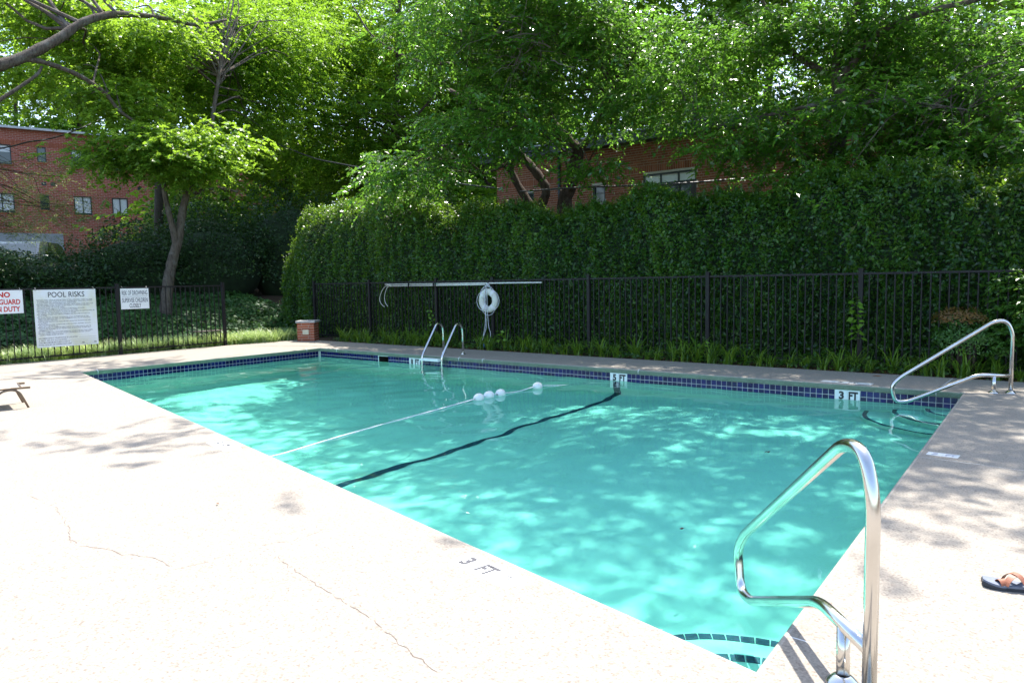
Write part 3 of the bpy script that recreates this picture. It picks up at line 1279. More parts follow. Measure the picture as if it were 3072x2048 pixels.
# ------------------------------------------------------------------ parked car behind the shrubs
M_car = simple('silver_grey_paint', (0.10, 0.12, 0.14), 0.25, 0.6, 0.05, 3)
M_rubber = simple('black_rubber', (0.015, 0.015, 0.016), 0.8, 0, 0.2, 20)
M_chrome = simple('bright_metal', (0.7, 0.7, 0.7), 0.2, 1.0, 0.05, 5)


def car(loc, rz, label, paint):
    c = thing('parked_car', loc, label, 'car', None, rz)
    prof_ = [(-2.2, 0.35), (-2.25, 0.75), (-2.15, 1.0), (-1.9, 1.62), (-1.5, 1.72), (0.25, 1.70), (0.55, 1.62), (1.28, 1.08), (2.15, 0.95), (2.3, 0.75), (2.3, 0.38), (1.9, 0.30), (-1.9, 0.30)]
    mb = MB()

    def sec(s, inset):
        return [(x, s * (0.92 - (0.17 * max(0, (z - 1.0)) / 0.7) - inset), z) for x, z in prof_]
    Ls, Rs = sec(1, 0), sec(-1, 0)
    n = len(prof_)
    for k in range(n):
        k2 = (k + 1) % n
        mb.poly([Ls[k], Rs[k], Rs[k2], Ls[k2]], True)
    mb.poly(Ls[::-1])
    mb.poly(Rs)
    mb.build('body', paint, c)
    mb = MB()
    mb.poly([(0.60, -0.70, 1.585), (0.60, 0.70, 1.585), (1.235, 0.80, 1.118), (1.235, -0.80, 1.118)][::-1])
    o = mb.build('windscreen', M_glass, c)
    o.location = (0.006, 0, 0.008)
    for s in (-1, 1):
        mb = MB()
        pts = [(0.5, s * 0.79, 1.56), (1.05, s * 0.905, 1.10), (-1.8, s * 0.905, 1.10), (-1.75, s * 0.80, 1.55)]
        mb.poly(pts if s < 0 else pts[::-1])
        mb.build('side_window', M_glass, c)
        mb = MB()
        mb.lathe([(0.0, -0.06), (0.10, -0.05), (0.12, 0.0), (0.09, 0.05), (0.0, 0.06)], (0.95, s * 1.03, 1.16), 12)
        mb.build('wing_mirror', M_chrome, c)
        mb = MB()
        mb.box((2.22, s * 0.6 - 0.2, 0.70), (2.315, s * 0.6 + 0.2, 0.86))
        mb.build('headlight', M_chrome, c)
        for x in (-1.4, 1.45):
            mb = MB()
            mb.lathe([(0.0, -0.1), (0.2, -0.11), (0.33, -0.1), (0.34, 0.0), (0.33, 0.1), (0.2, 0.11), (0.0, 0.1)], (0, 0, 0), 18)
            o = mb.build('wheel', M_rubber, c)
            o.location, o.rotation_euler = (x, s * 0.83, 0.34), (R(90), 0, 0)
    return c


car((-15.0, -0.9, 1.30), R(-35), 'dark grey car whose windscreen glints through the shrubs at far left', M_car)
car((-16.9, 7.9, 1.30), R(-30), 'silver car almost hidden behind shrubs beside the forked trunk', simple('white_car_paint', (0.6, 0.62, 0.64), 0.3, 0.2, 0.04, 3))

# ================================================================== fence
M_fence = simple('bronze_black_metal', (0.014, 0.012, 0.013), 0.5, 0.0, 0.25, 8, 0.0, 0.25)
M_steel = None


def steel_mat():
    nt = NT('brushed_stainless')
    v = coords(nt)
    r_ = _maprange(nt, noise(nt, v, 30, 3), 0.2, 0.8)
    rr = nt.n('ShaderNodeMapRange')
    rr.inputs['To Min'].default_value = 0.12
    rr.inputs['To Max'].default_value = 0.26
    nt.l(r_, rr.inputs[0])
    c = ramp(nt, noise(nt, v, 5, 4), [(0.3, (0.58, 0.56, 0.53)), (0.7, (0.72, 0.70, 0.67))])
    b = bsdf(nt, c, rr.outputs[0], 1.0)
    nt.l(b.outputs[0], nt.out.inputs[0])
    return nt.m


M_steel = steel_mat()


def fence(name, a, b, posts, label, z_top=1.405):
    """a to b; posts are distances along it"""
    a, b = np.array(a, float), np.array(b, float)
    d = b - a
    L_ = np.linalg.norm(d)
    f = thing(name, (a[0], a[1], 0), label, 'fence', None, math.atan2(d[1], d[0]))
    pm = MB()
    pm.box((-0.031, -0.031, -0.06), (0.031, 0.031, 1.475))
    pm.box((-0.036, -0.036, 1.475), (0.036, 0.036, 1.487))
    pme = pm.mesh('post', M_fence)
    km = MB()
    km.box((-0.0085, -0.0085, 0.075), (0.0085, 0.0085, z_top - 0.012))
    kme = km.mesh('picket', M_fence)
    for s in posts:
        link('post', pme, f, (s, 0, 0))
    for s0, s1 in zip(posts[:-1], posts[1:]):
        for z0, z1 in ((z_top - 0.014, z_top + 0.016), (0.065, 0.095)):
            mb = MB()
            mb.box((s0 + 0.031, -0.015, z0), (s1 - 0.031, 0.015, z1))
            mb.build('rail', M_fence, f)
        n = round((s1 - s0) / 0.1143)
        for k in range(1, n):
            link('picket', kme, f, (s0 + (s1 - s0) * k / n, 0, 0), (0, 0, random.gauss(0, 0.02)))
    return f


YFN, XFN = 1.90, -2.70
bx = [-2.70, -0.50, 1.78, 3.44, 5.83, 8.22, 10.63, 13.03, 15.4]
fence('metal_fence', (-2.70, YFN), (15.4, YFN), [x + 2.70 for x in bx], 'dark metal picket fence along the hedge behind the pool')
ly = [1.90, -0.68, -3.06, -5.45, -7.85]
fence('metal_fence', (XFN, 1.83), (XFN, -7.85), [1.83 - y for y in ly[1:]], 'dark metal picket fence carrying the three white signs at left')

# ================================================================== brick pedestal in the fence corner
ped = thing('brick_pedestal', (-1.98, 1.14, 0), 'short red brick pedestal with grey stone cap in the fence corner', 'pedestal', None, R(38))
PW, PHT = 0.21, 0.455
mb = MB()
mb.box((-PW + 0.006, -PW + 0.006, -0.02), (PW - 0.006, PW - 0.006, PHT))
mb.build('mortar_core', M_mortar, ped)
ch = PHT / 7
pbm = {}
for k in range(7):
    for side in range(4):
        # alternate long and short bricks round the corner
        cuts = [(-PW, PW / 3 - 0.005), (PW / 3 + 0.005, PW - 0.105)] if (k + side) % 2 else [(-PW, -PW / 2 - 0.003), (-PW / 2 + 0.007, PW - 0.105)]
        for a, b in cuts:
            key = (round(b - a, 3),)
            if key not in pbm:
                q_ = MB()
                q_.box((-(b - a) / 2, -0.05, -(ch - 0.010) / 2), ((b - a) / 2, 0.05, (ch - 0.010) / 2))
                pbm[key] = q_.mesh('brick', M_brick)
            ang = side * math.pi / 2
            cxl, cyl = (a + b) / 2, -PW + 0.05
            o = link('brick', pbm[key], ped, (cxl * math.cos(ang) - cyl * math.sin(ang), cxl * math.sin(ang) + cyl * math.cos(ang), (k + 0.5) * ch), (0, 0, ang + random.gauss(0, 0.006)))
mb = MB()
mb.box((-PW - 0.03, -PW - 0.03, PHT), (PW + 0.03, PW + 0.03, PHT + 0.05))
mb.build('stone_cap', simple('weathered_stone', (0.36, 0.35, 0.33), 0.9, 0, 0.3, 14, 0.4), ped)
M_plaque = simple('cream_plaque', (0.55, 0.52, 0.38), 0.6, 0, 0.08, 12)
for ang, w_ in ((0, 0.075), (-math.pi / 2, 0.075)):
    mb = MB()
    mb.box((-w_, -PW - 0.011, 0.165), (w_, -PW - 0.001, 0.285))
    o = mb.build('plaque', M_plaque, ped)
    o.rotation_euler = (0, 0, ang)

# ================================================================== signs on the left fence (they face +x)
M_sign = simple('white_sign_board', (0.74, 0.76, 0.78), 0.45, 0, 0.05, 3)
def stained_sign():
    nt = NT('weathered_sign_board')
    v = coords(nt)
    c = mix(nt, ramp(nt, noise(nt, v, 2.4, 5, 0.65), [(0.42, (0, 0, 0)), (0.7, (0.8, 0.8, 0.8))]), (0.72, 0.75, 0.79), (0.62, 0.62, 0.44))
    b = bsdf(nt, c, 0.45)
    nt.l(b.outputs[0], nt.out.inputs[0])
    return nt.m


M_sign2 = stained_sign()
M_red = simple('red_paint', (0.50, 0.015, 0.012), 0.45, 0, 0.1, 10)
M_navy = simple('navy_print', (0.015, 0.02, 0.05), 0.5, 0, 0.1, 10)
M_print = simple('faded_print', (0.13, 0.14, 0.17), 0.6, 0, 0.3, 30)
M_steel_tie = simple('wire_tie', (0.5, 0.5, 0.5), 0.4, 0.8, 0.1, 10)
XS = -2.655


def sign(y0, y1, z0, z1, label, mat, tilt=0.0):
    s = thing('pool_sign', (XS, (y0 + y1) / 2, (z0 + z1) / 2), label, 'sign')
    w, h = (y1 - y0) / 2, (z1 - z0) / 2
    mb = MB()
    mb.box((-0.004, -w, -h), (0.004, w, h))
    mb.build('board', mat, s)
    for yy in (-w + 0.04, w - 0.04):
        mb = MB()
        mb.tube([(0.006, yy, h - 0.03), (0.009, yy, h + 0.03), (-0.04, yy, h + 0.045), (-0.065, yy, h + 0.01), (-0.03, yy, h - 0.04)], 0.0022, 5)
        mb.build('wire_tie', M_steel_tie, s)
    s.rotation_euler = (tilt, 0, 0)
    return s


def letters(s, body, mat, y, z, h, w=None, bold=0.0, res=3):
    """lettering centred at y; w = None keeps the proportions"""
    me = fit_text(text_mesh(body, 0.1, mat, bold, 0.0004, 'CENTER', res), w, h)
    return place(link('lettering', me, s), (0.0048, y, z), (0, 1, 0), (0, 0, 1))


s1 = sign(-5.42, -4.81, 0.95, 1.39, 'white sign in red letters: NO LIFEGUARD ON DUTY', M_sign)
letters(s1, 'NO', M_red, 0.0, 0.135, 0.105, 0.20, 0.004)
letters(s1, 'LIFEGUARD', M_red, -0.0, 0.0, 0.10, 0.52, 0.003)
letters(s1, 'ON DUTY', M_red, 0.02, -0.135, 0.10, 0.46, 0.003)
s2 = sign(-4.63, -3.505, 0.26, 1.385, 'large white POOL RISKS sign covered in small print', M_sign2)
letters(s2, 'POOL RISKS', M_black_ink, 0.02, 0.465, 0.105, 0.66, 0.0006)
lines = ['*BATHERS SHALL WEAR PROPER BATHING ATTIRE. CHILDREN 3 YEARS OLD AND', '  YOUNGER AND ANY CHILD NOT POTTY-TRAINED MUST WEAR SNUG FITTING', '  PLASTIC PANTS OR A WATER-RESISTANT SWIM DIAPER.',
         '*BATHERS SHALL TAKE A CLEANSING SHOWER, USING WARM WATER AND SOAP,', '  BEFORE ENTERING AND/OR BEFORE RETURNING TO THE POOL AND ALSO', '  FOLLOWING THE USE OF THE TOILET.',
         '*NO GLASS, SHARP OBJECTS OR HAZARDOUS MATERIALS ALLOWED.', '*NO RUNNING, BOISTEROUS OR ROUGH PLAY ALLOWED.', '*SPITTING, SPOUTING, BLOWING OF NOSE, OR ANY BODILY EXCRETION SHALL BE', '  PROHIBITED.  DO NOT SWALLOW THE POOL WATER.',
         '*NO ANIMALS OTHER THAN SERVICE ANIMALS ARE ALLOWED IN THE POOL', '  ENCLOSURE.', '*NO FOOD, DRINK, BOTTLES OR WRAPPERS SHALL BE PERMITTED IN THE', '  IMMEDIATE AREA (FIVE FEET) OF THE SWIMMING POOL, OR ON THE DECKS', '  SURROUNDING THE POOL.',
         '*VISITORS AND SPECTATORS SHALL BE KEPT SEPARATED FROM SPACES USED', '  BY BATHERS.', '*PERSONS HAVING SKIN CONDITIONS, OPEN WOUNDS, BLISTERS, OR CUTS', '  SHALL NOT USE THE POOL.', '*PERSONS HAVING A COMMUNICABLE DISEASE OR ILLNESS WHICH CAN OR', '  CANNOT BE TRANSMITTED BY WATER SHALL BE EXCLUDED FROM PUBLIC', '  SWIMMING POOLS.',
         '*DO NOT SWIM IF YOU HAVE HAD DIARRHEA WITHIN THE PAST TWO WEEKS.', '*DO NOT SWIM IF THE SUCTION OUTLETS ARE MISSING, BROKEN OR NOT', '  CLEARLY VISIBLE FROM THE DECK.']
me = text_mesh('\n'.join(lines), 0.0262, M_print, 0.0004, 0.0004, 'LEFT', 1)
fit_text(me, 1.045, 0.70)
place(link('lettering', me, s2), (0.0048, 0.0, 0.022), (0, 1, 0), (0, 0, 1))
for k, (body, wd) in enumerate((('AN EMERGENCY TELEPHONE IS LOCATED', 0.70), ('A FIRST AID KIT IS LOCATED', 0.50), ('THE MAXIMUM BATHER LOAD IS', 0.55), ('POOL HOURS OF OPERATION ARE', 0.58))):
    z = -0.385 - 0.042 * k
    letters(s2, body, M_black_ink, -0.525 + wd / 2, z, 0.024, wd, 0.0006, 2)
    mb = MB()
    mb.box((0.0042, -0.525 + wd + 0.02, z - 0.014), (0.0049, 0.53, z - 0.011))
    mb.build('rule_line', M_print, s2)
letters(s2, 'AM', M_black_ink, 0.27, -0.511, 0.022, 0.045, 0.0006, 2)
letters(s2, 'PM', M_black_ink, 0.50, -0.511, 0.022, 0.045, 0.0006, 2)
s3 = sign(-3.015, -2.43, 0.945, 1.38, 'small white sign: RISK OF DROWNING SUPERVISE CHILDREN CLOSELY', M_sign)
letters(s3, 'RISK OF DROWNING', M_navy, 0.0, 0.125, 0.095, 0.53, 0.0006)
mb = MB()
mb.box((0.0042, -0.265, 0.044), (0.0049, 0.265, 0.050))
mb.build('rule_line', M_navy, s3)
letters(s3, 'SUPERVISE CHILDREN', M_navy, 0.0, -0.03, 0.095, 0.53, 0.0006)
letters(s3, 'CLOSELY', M_navy, 0.0, -0.145, 0.09, 0.24, 0.0012)

# ================================================================== rescue pole and ring buoy on the back fence
M_pole = simple('weathered_aluminium', (0.60, 0.59, 0.55), 0.45, 0.5, 0.12, 6)
rp = thing('rescue_pole', (2.5, 1.84, 1.35), 'long pale shepherd crook rescue pole hung along the top of the back fence', 'rescue pole')
mb = MB()
mb.tube([(0.15 - 2.5, 0, 0.012), (4.77 - 2.5, 0, 0.0)], 0.017, 10)
mb.build('upper_pole', M_pole, rp)
mb = MB()
mb.tube([(0.33 - 2.5, -0.012, -0.028), (3.3 - 2.5, -0.012, -0.026)], 0.014, 10)
mb.build('lower_pole', M_pole, rp)
mb = MB()
hk = [(0.36, 1.345), (0.20, 1.33), (0.06, 1.25), (-0.04, 1.10), (-0.06, 0.98), (0.0, 0.89), (0.10, 0.83)]
mb.tube(smooth_path([(x - 2.5, 0, z - 1.35) for x, z in hk], 5), 0.0075, 7)
hk = [(0.34, 1.33), (0.24, 1.29), (0.17, 1.18), (0.13, 1.05), (0.16, 0.93), (0.24, 0.84)]
mb.tube(smooth_path([(x - 2.5, -0.02, z - 1.35) for x, z in hk], 5), 0.0075, 7)
mb.build('crook', M_pole, rp)
for x in (0.97, 1.78, 1.84, 3.38):
    mb = MB()
    mb.tube([(x - 2.5 - 0.012, -0.006, -0.008), (x - 2.5 + 0.012, -0.006, -0.008)], 0.040 if x < 3 else 0.026, 10)
    mb.build('clip', M_rubber, rp)

M_ring = simple('yellowed_white_vinyl', (0.60, 0.59, 0.53), 0.55, 0, 0.14, 14)
M_band = simple('white_strap', (0.70, 0.69, 0.70), 0.6, 0, 0.1, 14)
M_rope_w = simple('white_rope', (0.62, 0.62, 0.66), 0.8, 0, 0.25, 60)
rb = thing('ring_buoy', (3.41, 1.79, 0.99), 'white ring buoy hanging by a rope from the back fence', 'ring buoy')
mb = MB()
RM, RT = 0.185, 0.072
mb.tube([(RM * math.cos(a), 0, RM * math.sin(a)) for a in np.linspace(0, 2 * math.pi, 37)[:-1]], RT, 16, closed=True)
o = mb.build('ring', M_ring, rb)
o.scale = (1, 0.75, 1)
for ang in (50, 140, 235, 315):
    mb = MB()
    mb.tube([(RM * math.cos(R(a)), 0, RM * math.sin(R(a))) for a in np.linspace(ang - 9, ang + 9, 6)], RT + 0.004, 16)
    o = mb.build('strap_band', M_band, rb)
    o.scale = (1, 0.77, 1)
mb = MB()
gp = []
for a0 in (50, 140, 235, 315):
    a1 = {50: 140, 140: 235, 235: 315, 315: 410}[a0]
    for k in range(8):
        t_ = k / 8
        a = R(a0 + (a1 - a0) * t_)
        rr = RM + RT + 0.006 + 0.045 * math.sin(math.pi * t_)
        gp.append((rr * math.cos(a), -0.02, rr * math.sin(a)))
mb.tube(gp, 0.0055, 6, closed=True)
mb.build('grab_rope', M_rope_w, rb)
mb = MB()
rope_paths = [
    [(-0.02, -0.02, 0.36), (-0.03, -0.07, 0.24), (-0.03, -0.07, 0.1), (-0.02, -0.07, -0.1), (-0.03, -0.06, -0.27), (-0.04, -0.04, -0.55), (-0.10, -0.05, -0.72), (-0.12, -0.1, -0.86), (-0.10, -0.16, -0.97)],
    [(0.02, -0.02, 0.36), (0.01, -0.07, 0.24), (0.02, -0.07, 0.1), (0.02, -0.07, -0.1), (0.02, -0.06, -0.27), (0.03, -0.04, -0.55), (0.08, -0.05, -0.68), (0.09, -0.1, -0.84)],
    [(-0.01, -0.02, 0.36), (-0.045, -0.075, 0.2), (-0.04, -0.08, 0.02), (-0.035, -0.07, -0.2), (-0.06, -0.05, -0.5), (-0.12, -0.07, -0.8), (-0.06, -0.2, -0.97), (0.02, -0.2, -0.97), (0.06, -0.14, -0.94), (0.0, -0.12, -0.90), (-0.07, -0.16, -0.94)],
    [(0.0, -0.02, 0.36), (0.05, -0.05, 0.29), (0.09, -0.06, 0.31), (0.06, -0.05, 0.34), (0.0, -0.03, 0.34)],
    [(0.0, -0.02, 0.36), (-0.09, -0.04, 0.27), (-0.14, -0.03, 0.2)], [(0.0, -0.02, 0.36), (0.08, -0.04, 0.28), (0.12, -0.03, 0.21)],
]
for p in rope_paths:
    mb.tube(smooth_path(p, 6), 0.0058, 6)
mb.build('throw_rope', M_rope_w, rb)
mb = MB()
mb.lathe([(0.0, -0.05), (0.025, -0.04), (0.032, 0.0), (0.025, 0.04), (0.0, 0.05)], (0.035, -0.2, -0.93), 10)
mb.build('rope_float', simple('blue_plastic', (0.05, 0.13, 0.42), 0.4), rb)

# ================================================================== ladder on the far wall
lad = thing('pool_ladder', (3.59, 0, 0), 'stainless pool ladder with white treads on the far wall', 'ladder')
for s in (-0.26, 0.26):
    mb = MB()
    pts = [(s, -0.105, -1.45), (s, -0.105, -0.02), (s, -0.06, 0.06), (s, 0.30, 0.57), (s, 0.40, 0.60), (s, 0.48, 0.52), (s, 0.49, 0.40), (s, 0.49, -0.02)]
    mb.tube(fillet(pts, [0, 0.2, 0.06, 0.12, 0.07, 0.08, 0.08, 0], 6), 0.021, 14)
    r_ = mb.build('rail', M_steel, lad)
    mb = MB()
    mb.lathe([(0.022, 0.028), (0.030, 0.024), (0.045, 0.008), (0.052, 0.002), (0.052, 0.0)], (s, 0.49, 0), 20)
    mb.build('flange', M_steel, r_)
for z in (-0.065, -0.36, -0.66, -0.96):
    mb = MB()
    mb.box((-0.243, -0.185, z - 0.022), (0.243, -0.075, z + 0.022))
    for k in range(9):
        mb.box((-0.23, -0.18 + 0.011 * k, z + 0.0222), (0.23, -0.175 + 0.011 * k, z + 0.025))
    mb.build('tread', M_white_pl, lad)

# ================================================================== grab rails at the two corner steps
def grab_rail(loc, ang, label):
    g = thing('grab_rail', (loc[0], loc[1], 0), label, 'hand rail', 'stainless hand rails at the corner steps', ang)
    mb = MB()
    pts = [(-0.175, 0, 0.0), (-0.175, 0, 0.70), (-0.11, 0, 0.835), (0.02, 0, 0.83), (1.0, 0, 0.165), (1.09, 0, 0.06), (1.04, 0, -0.13), (0.90, 0, -0.115), (0.18, 0, 0.205), (-0.175, 0, 0.205)]
    mb.tube(fillet(pts, [0, 0.12, 0.09, 0.10, 0.07, 0.09, 0.08, 0.05, 0.07, 0], 7), 0.0225, 18)
    r_ = mb.build('bent_tube', M_steel, g)
    mb = MB()
    mb.tube([(0, 0, 0.0), (0, 0, 0.20)], 0.0222, 18)
    mb.build('short_post', M_steel, g)
    for s in (0.0, -0.175):
        mb = MB()
        mb.lathe([(0.023, 0.030), (0.032, 0.026), (0.048, 0.010), (0.056, 0.003), (0.056, 0.0)], (s, 0, 0), 24)
        mb.build('flange', M_steel, g)
    return g


grab_rail((12.49, 0.14), R(206), 'stainless hand rail over the steps at the far right corner of the pool')
grab_rail((12.755, -7.312), R(130), 'stainless hand rail over the steps at the near corner beside the deck')

# ================================================================== float rope
M_float_w = simple('white_float', (0.78, 0.78, 0.76), 0.35, 0, 0.05, 10)
M_float_b = simple('pale_blue_float', (0.22, 0.45, 0.70), 0.35, 0, 0.08, 10)
fr = thing('float_rope', (7.2, -3.0, WATER_Z), 'white lane rope strung with floats across the pool', 'lane rope')
rpts = [(7.50, ad_y(7.5) + 0.04, 0.05), (7.46, -6.05, 0.008), (7.28, -5.2, 0.006), (7.12, -4.2, 0.006), (6.98, -3.2, 0.01), (6.93, -2.66, 0.022), (6.91, -2.35, 0.03), (6.93, -2.05, 0.022), (6.95, -1.75, 0.008), (6.96, -1.40, 0.028), (6.97, -1.18, 0.022), (7.08, -0.85, -0.005), (7.25, -0.4, -0.02), (7.37, -0.01, -0.02)]
off = np.array([7.2, -3.0, 0])
path = [np.array(p) - off for p in smooth_path(rpts, 14)]
mb = MB()
mb.tube(path, 0.0055, 6, False)
# two strands wound round the core
dense = []
for a, b in zip(path[:-1], path[1:]):
    for k in range(4):
        dense.append(a + (b - a) * k / 4)
s_acc = 0
for st in range(3):
    tw = []
    s_acc = 0
    for i in range(len(dense) - 1):
        d = dense[i + 1] - dense[i]
        s_acc += np.linalg.norm(d)
        d = d / (np.linalg.norm(d) + 1e-9)
        sd = np.cross(d, [0, 0, 1.0])
        a = s_acc * 2 * math.pi / 0.11 + st * 2.094
        tw.append(dense[i] + 0.0042 * (math.cos(a) * sd + math.sin(a) * np.array([0, 0, 1.0])))
    mb.tube(tw, 0.0042, 5, False)
mb.build('rope', M_rope_w, fr)
fm = {}
for k, (x, y) in enumerate(((6.93, -2.57), (6.915, -2.34), (6.93, -2.11), (6.965, -1.29))):
    mb = MB()
    nseg = 18
    prof2 = [(0.066 * math.sqrt(max(0, 1 - t_ * t_)) if abs(t_) < 0.97 else 0.012, 0.09 * t_) for t_ in np.linspace(-0.985, 0.985, 17)]
    mb.lathe(prof2, (0, 0, 0), nseg)
    me = mb.mesh('float', M_float_w)
    me.materials.append(M_float_b)
    for p in me.polygons:
        zc = p.center.z
        p.material_index = 1 if zc > 0.048 else 0
    o = link('float', me, fr, (x - 7.2, y + 3.0, 0.024), (R(-90), 0, R(random.uniform(-8, 8))))

# ================================================================== depth markers set into the deck
ad_d = (LIP[3] - LIP[0]) / np.linalg.norm(LIP[3] - LIP[0])
ad_n = np.array([-ad_d[1], ad_d[0]])            # towards the pool


M_faint_ink = simple('faint_grey_paint', (0.33, 0.33, 0.38), 0.6, 0, 0.4, 40)


def deck_marker(center, eu, ev, parts, name='depth_marker', label=''):
    mk = thing(name, (center[0], center[1], 0.0), label, 'depth marker')
    mk.rotation_euler = (0, 0, math.atan2(eu[1], eu[0]))
    n = len(parts)
    for k, (body, ink) in enumerate(parts):
        mb = MB()
        x = (k - (n - 1) / 2) * 0.154
        mb.box((x - 0.076, -0.076, -0.004), (x + 0.076, 0.076, 0.0018))
        t = mb.build('tile', M_white_tile, mk)
        if body == 'ND':
            lm = MB()
            for i_, (a, b, c, d) in enumerate(((-.03, .02, .0, .035), (-.01, .0, .02, .012), (.01, -.03, .03, -.02), (-.035, -.02, -.015, -.012), (-.045, .045, -.035, .05), (.03, .03, .042, .036), (.0, -.05, .012, -.044), (.035, -.055, .047, -.049))):
                lm.poly([(x + a, b, 0.0024), (x + c, b + 0.004, 0.0024), (x + c, d, 0.0024), (x + a, d - 0.003, 0.0024)])
            lm.build('worn_symbol', ink, t)
        elif body:
            me = fit_text(text_mesh(body, 0.1, ink, 0.0045, 0.0003), 0.055 if len(body) == 1 else 0.105, 0.10)
            place(link('lettering', me, t), (x, 0, 0.0023), (1, 0, 0), (0, 1, 0))
    return mk


def ad_at(x, inset):
    p = np.array([x, ad_y(x, LIP)])
    return p - ad_n * inset


deck_marker((11.13, -7.29), ad_d, ad_n, [('3', M_worn_ink), ('FT', M_worn_ink), ('ND', M_worn_ink)], label='3 FT depth marker tiles in the near deck beside the pool edge')
deck_marker(at(672, 1337, z=0)[:2], ad_d, ad_n, [('5', M_worn_ink), ('FT', M_worn_ink), ('ND', M_worn_ink)], label='worn 5 FT depth marker tiles in the middle of the near deck')
deck_marker(at(322, 1169, z=0)[:2], ad_d, ad_n, [('8', M_worn_ink), ('FT', M_worn_ink)], label='worn depth marker tiles by the far left pool corner')
deck_marker(at(2829, 1364, z=0)[:2], (1, -0.03), (0.03, 1), [('3', M_faint_ink), ('FT', M_faint_ink)], label='worn depth marker tiles in the right deck beside the white joint').scale = (0.7, 0.7, 1)
deck_marker(at(2540, 1147, z=0)[:2], (1, 0), (0, 1), [('', M_worn_ink), ('3', M_worn_ink), ('FT', M_worn_ink), ('', M_worn_ink)], label='worn depth marker tiles in the back deck above the 3 FT wall tile')
# round skimmer lid
sl = thing('skimmer_lid', (*at(330, 1237, z=0)[:2], 0), 'round white skimmer lid set in the left deck', 'lid')
mb = MB()
mb.lathe([(0.0, 0.004), (0.125, 0.004), (0.135, 0.003), (0.138, 0.0), (0.138, -0.01)], (0, 0, 0), 32)
mb.build('cover', simple('white_lid', (0.82, 0.82, 0.82), 0.4, 0, 0.03, 6), sl)
mb = MB()
mb.lathe([(0.0, 0.0046), (0.010, 0.0046), (0.012, 0.0042)], (0.05, 0, 0), 10)
mb.build('finger_hole', M_dark, sl)
tag(sl)

# ================================================================== sunlounger end at left
M_bronze = simple('bronze_tube', (0.17, 0.125, 0.09), 0.4, 0.4, 0.15, 8)
M_sling = simple('beige_sling', (0.55, 0.50, 0.42), 0.8, 0, 0.1, 60)
fx = at(86, 1222, z=0)
lg = thing('sun_lounger', (fx[0], fx[1], 0), 'beige sling sun lounger with bent bronze legs cut off by the left edge', 'sun lounger')
ld = np.array([-0.2, -0.98])                     # the lounger runs away to the left
lg.rotation_euler = (0, 0, math.atan2(ld[1], ld[0]))
for s in (0.0, -0.52):
    sgn = s
    mb = MB()
    mb.tube([(-0.03, sgn, 0.240), (0.5, sgn, 0.245), (1.75, sgn, 0.25)], 0.0135, 10)
    mb.build('side_rail', M_bronze, lg)
    mb = MB()
    mb.tube(fillet([(0.0, sgn, 0.0), (0.09, sgn, 0.225), (0.26, sgn, 0.225), (0.40, sgn, 0.03), (0.56, sgn, 0.0)], [0, .12, .12, .12, 0], 8), 0.0125, 10)
    mb.build('leg', M_bronze, lg)
    mb = MB()
    mb.tube(fillet([(1.1, sgn, 0.0), (1.2, sgn, 0.23), (1.5, sgn, 0.23), (1.62, sgn, 0.0)], 0.1, 6), 0.0125, 10)
    mb.build('leg', M_bronze, lg)
mb = MB()
mb.tube([(0.05, 0.0, 0.242), (0.05, -0.52, 0.242)], 0.013, 10)
mb.build('end_rail', M_bronze, lg)
mb = MB()
n = 8
for k in range(n):
    y0, y1 = -0.52 * k / n, -0.52 * (k + 1) / n
    d0, d1 = 0.02 * math.sin(math.pi * k / n), 0.02 * math.sin(math.pi * (k + 1) / n)
    mb.poly([(0.06, y0, 0.257 - d0), (1.7, y0, 0.267 - d0), (1.7, y1, 0.267 - d1), (0.06, y1, 0.257 - d1)], True)
mb.build('sling', M_sling, lg)

# ================================================================== sandals at right edge
M_foam = simple('slate_blue_footbed', (0.13, 0.15, 0.20), 0.7, 0, 0.15, 20)
M_sole = simple('dark_rubber_sole', (0.03, 0.033, 0.04), 0.8, 0, 0.2, 20)
M_leather = simple('tan_leather', (0.25, 0.085, 0.04), 0.55, 0, 0.2, 20, 0.2)


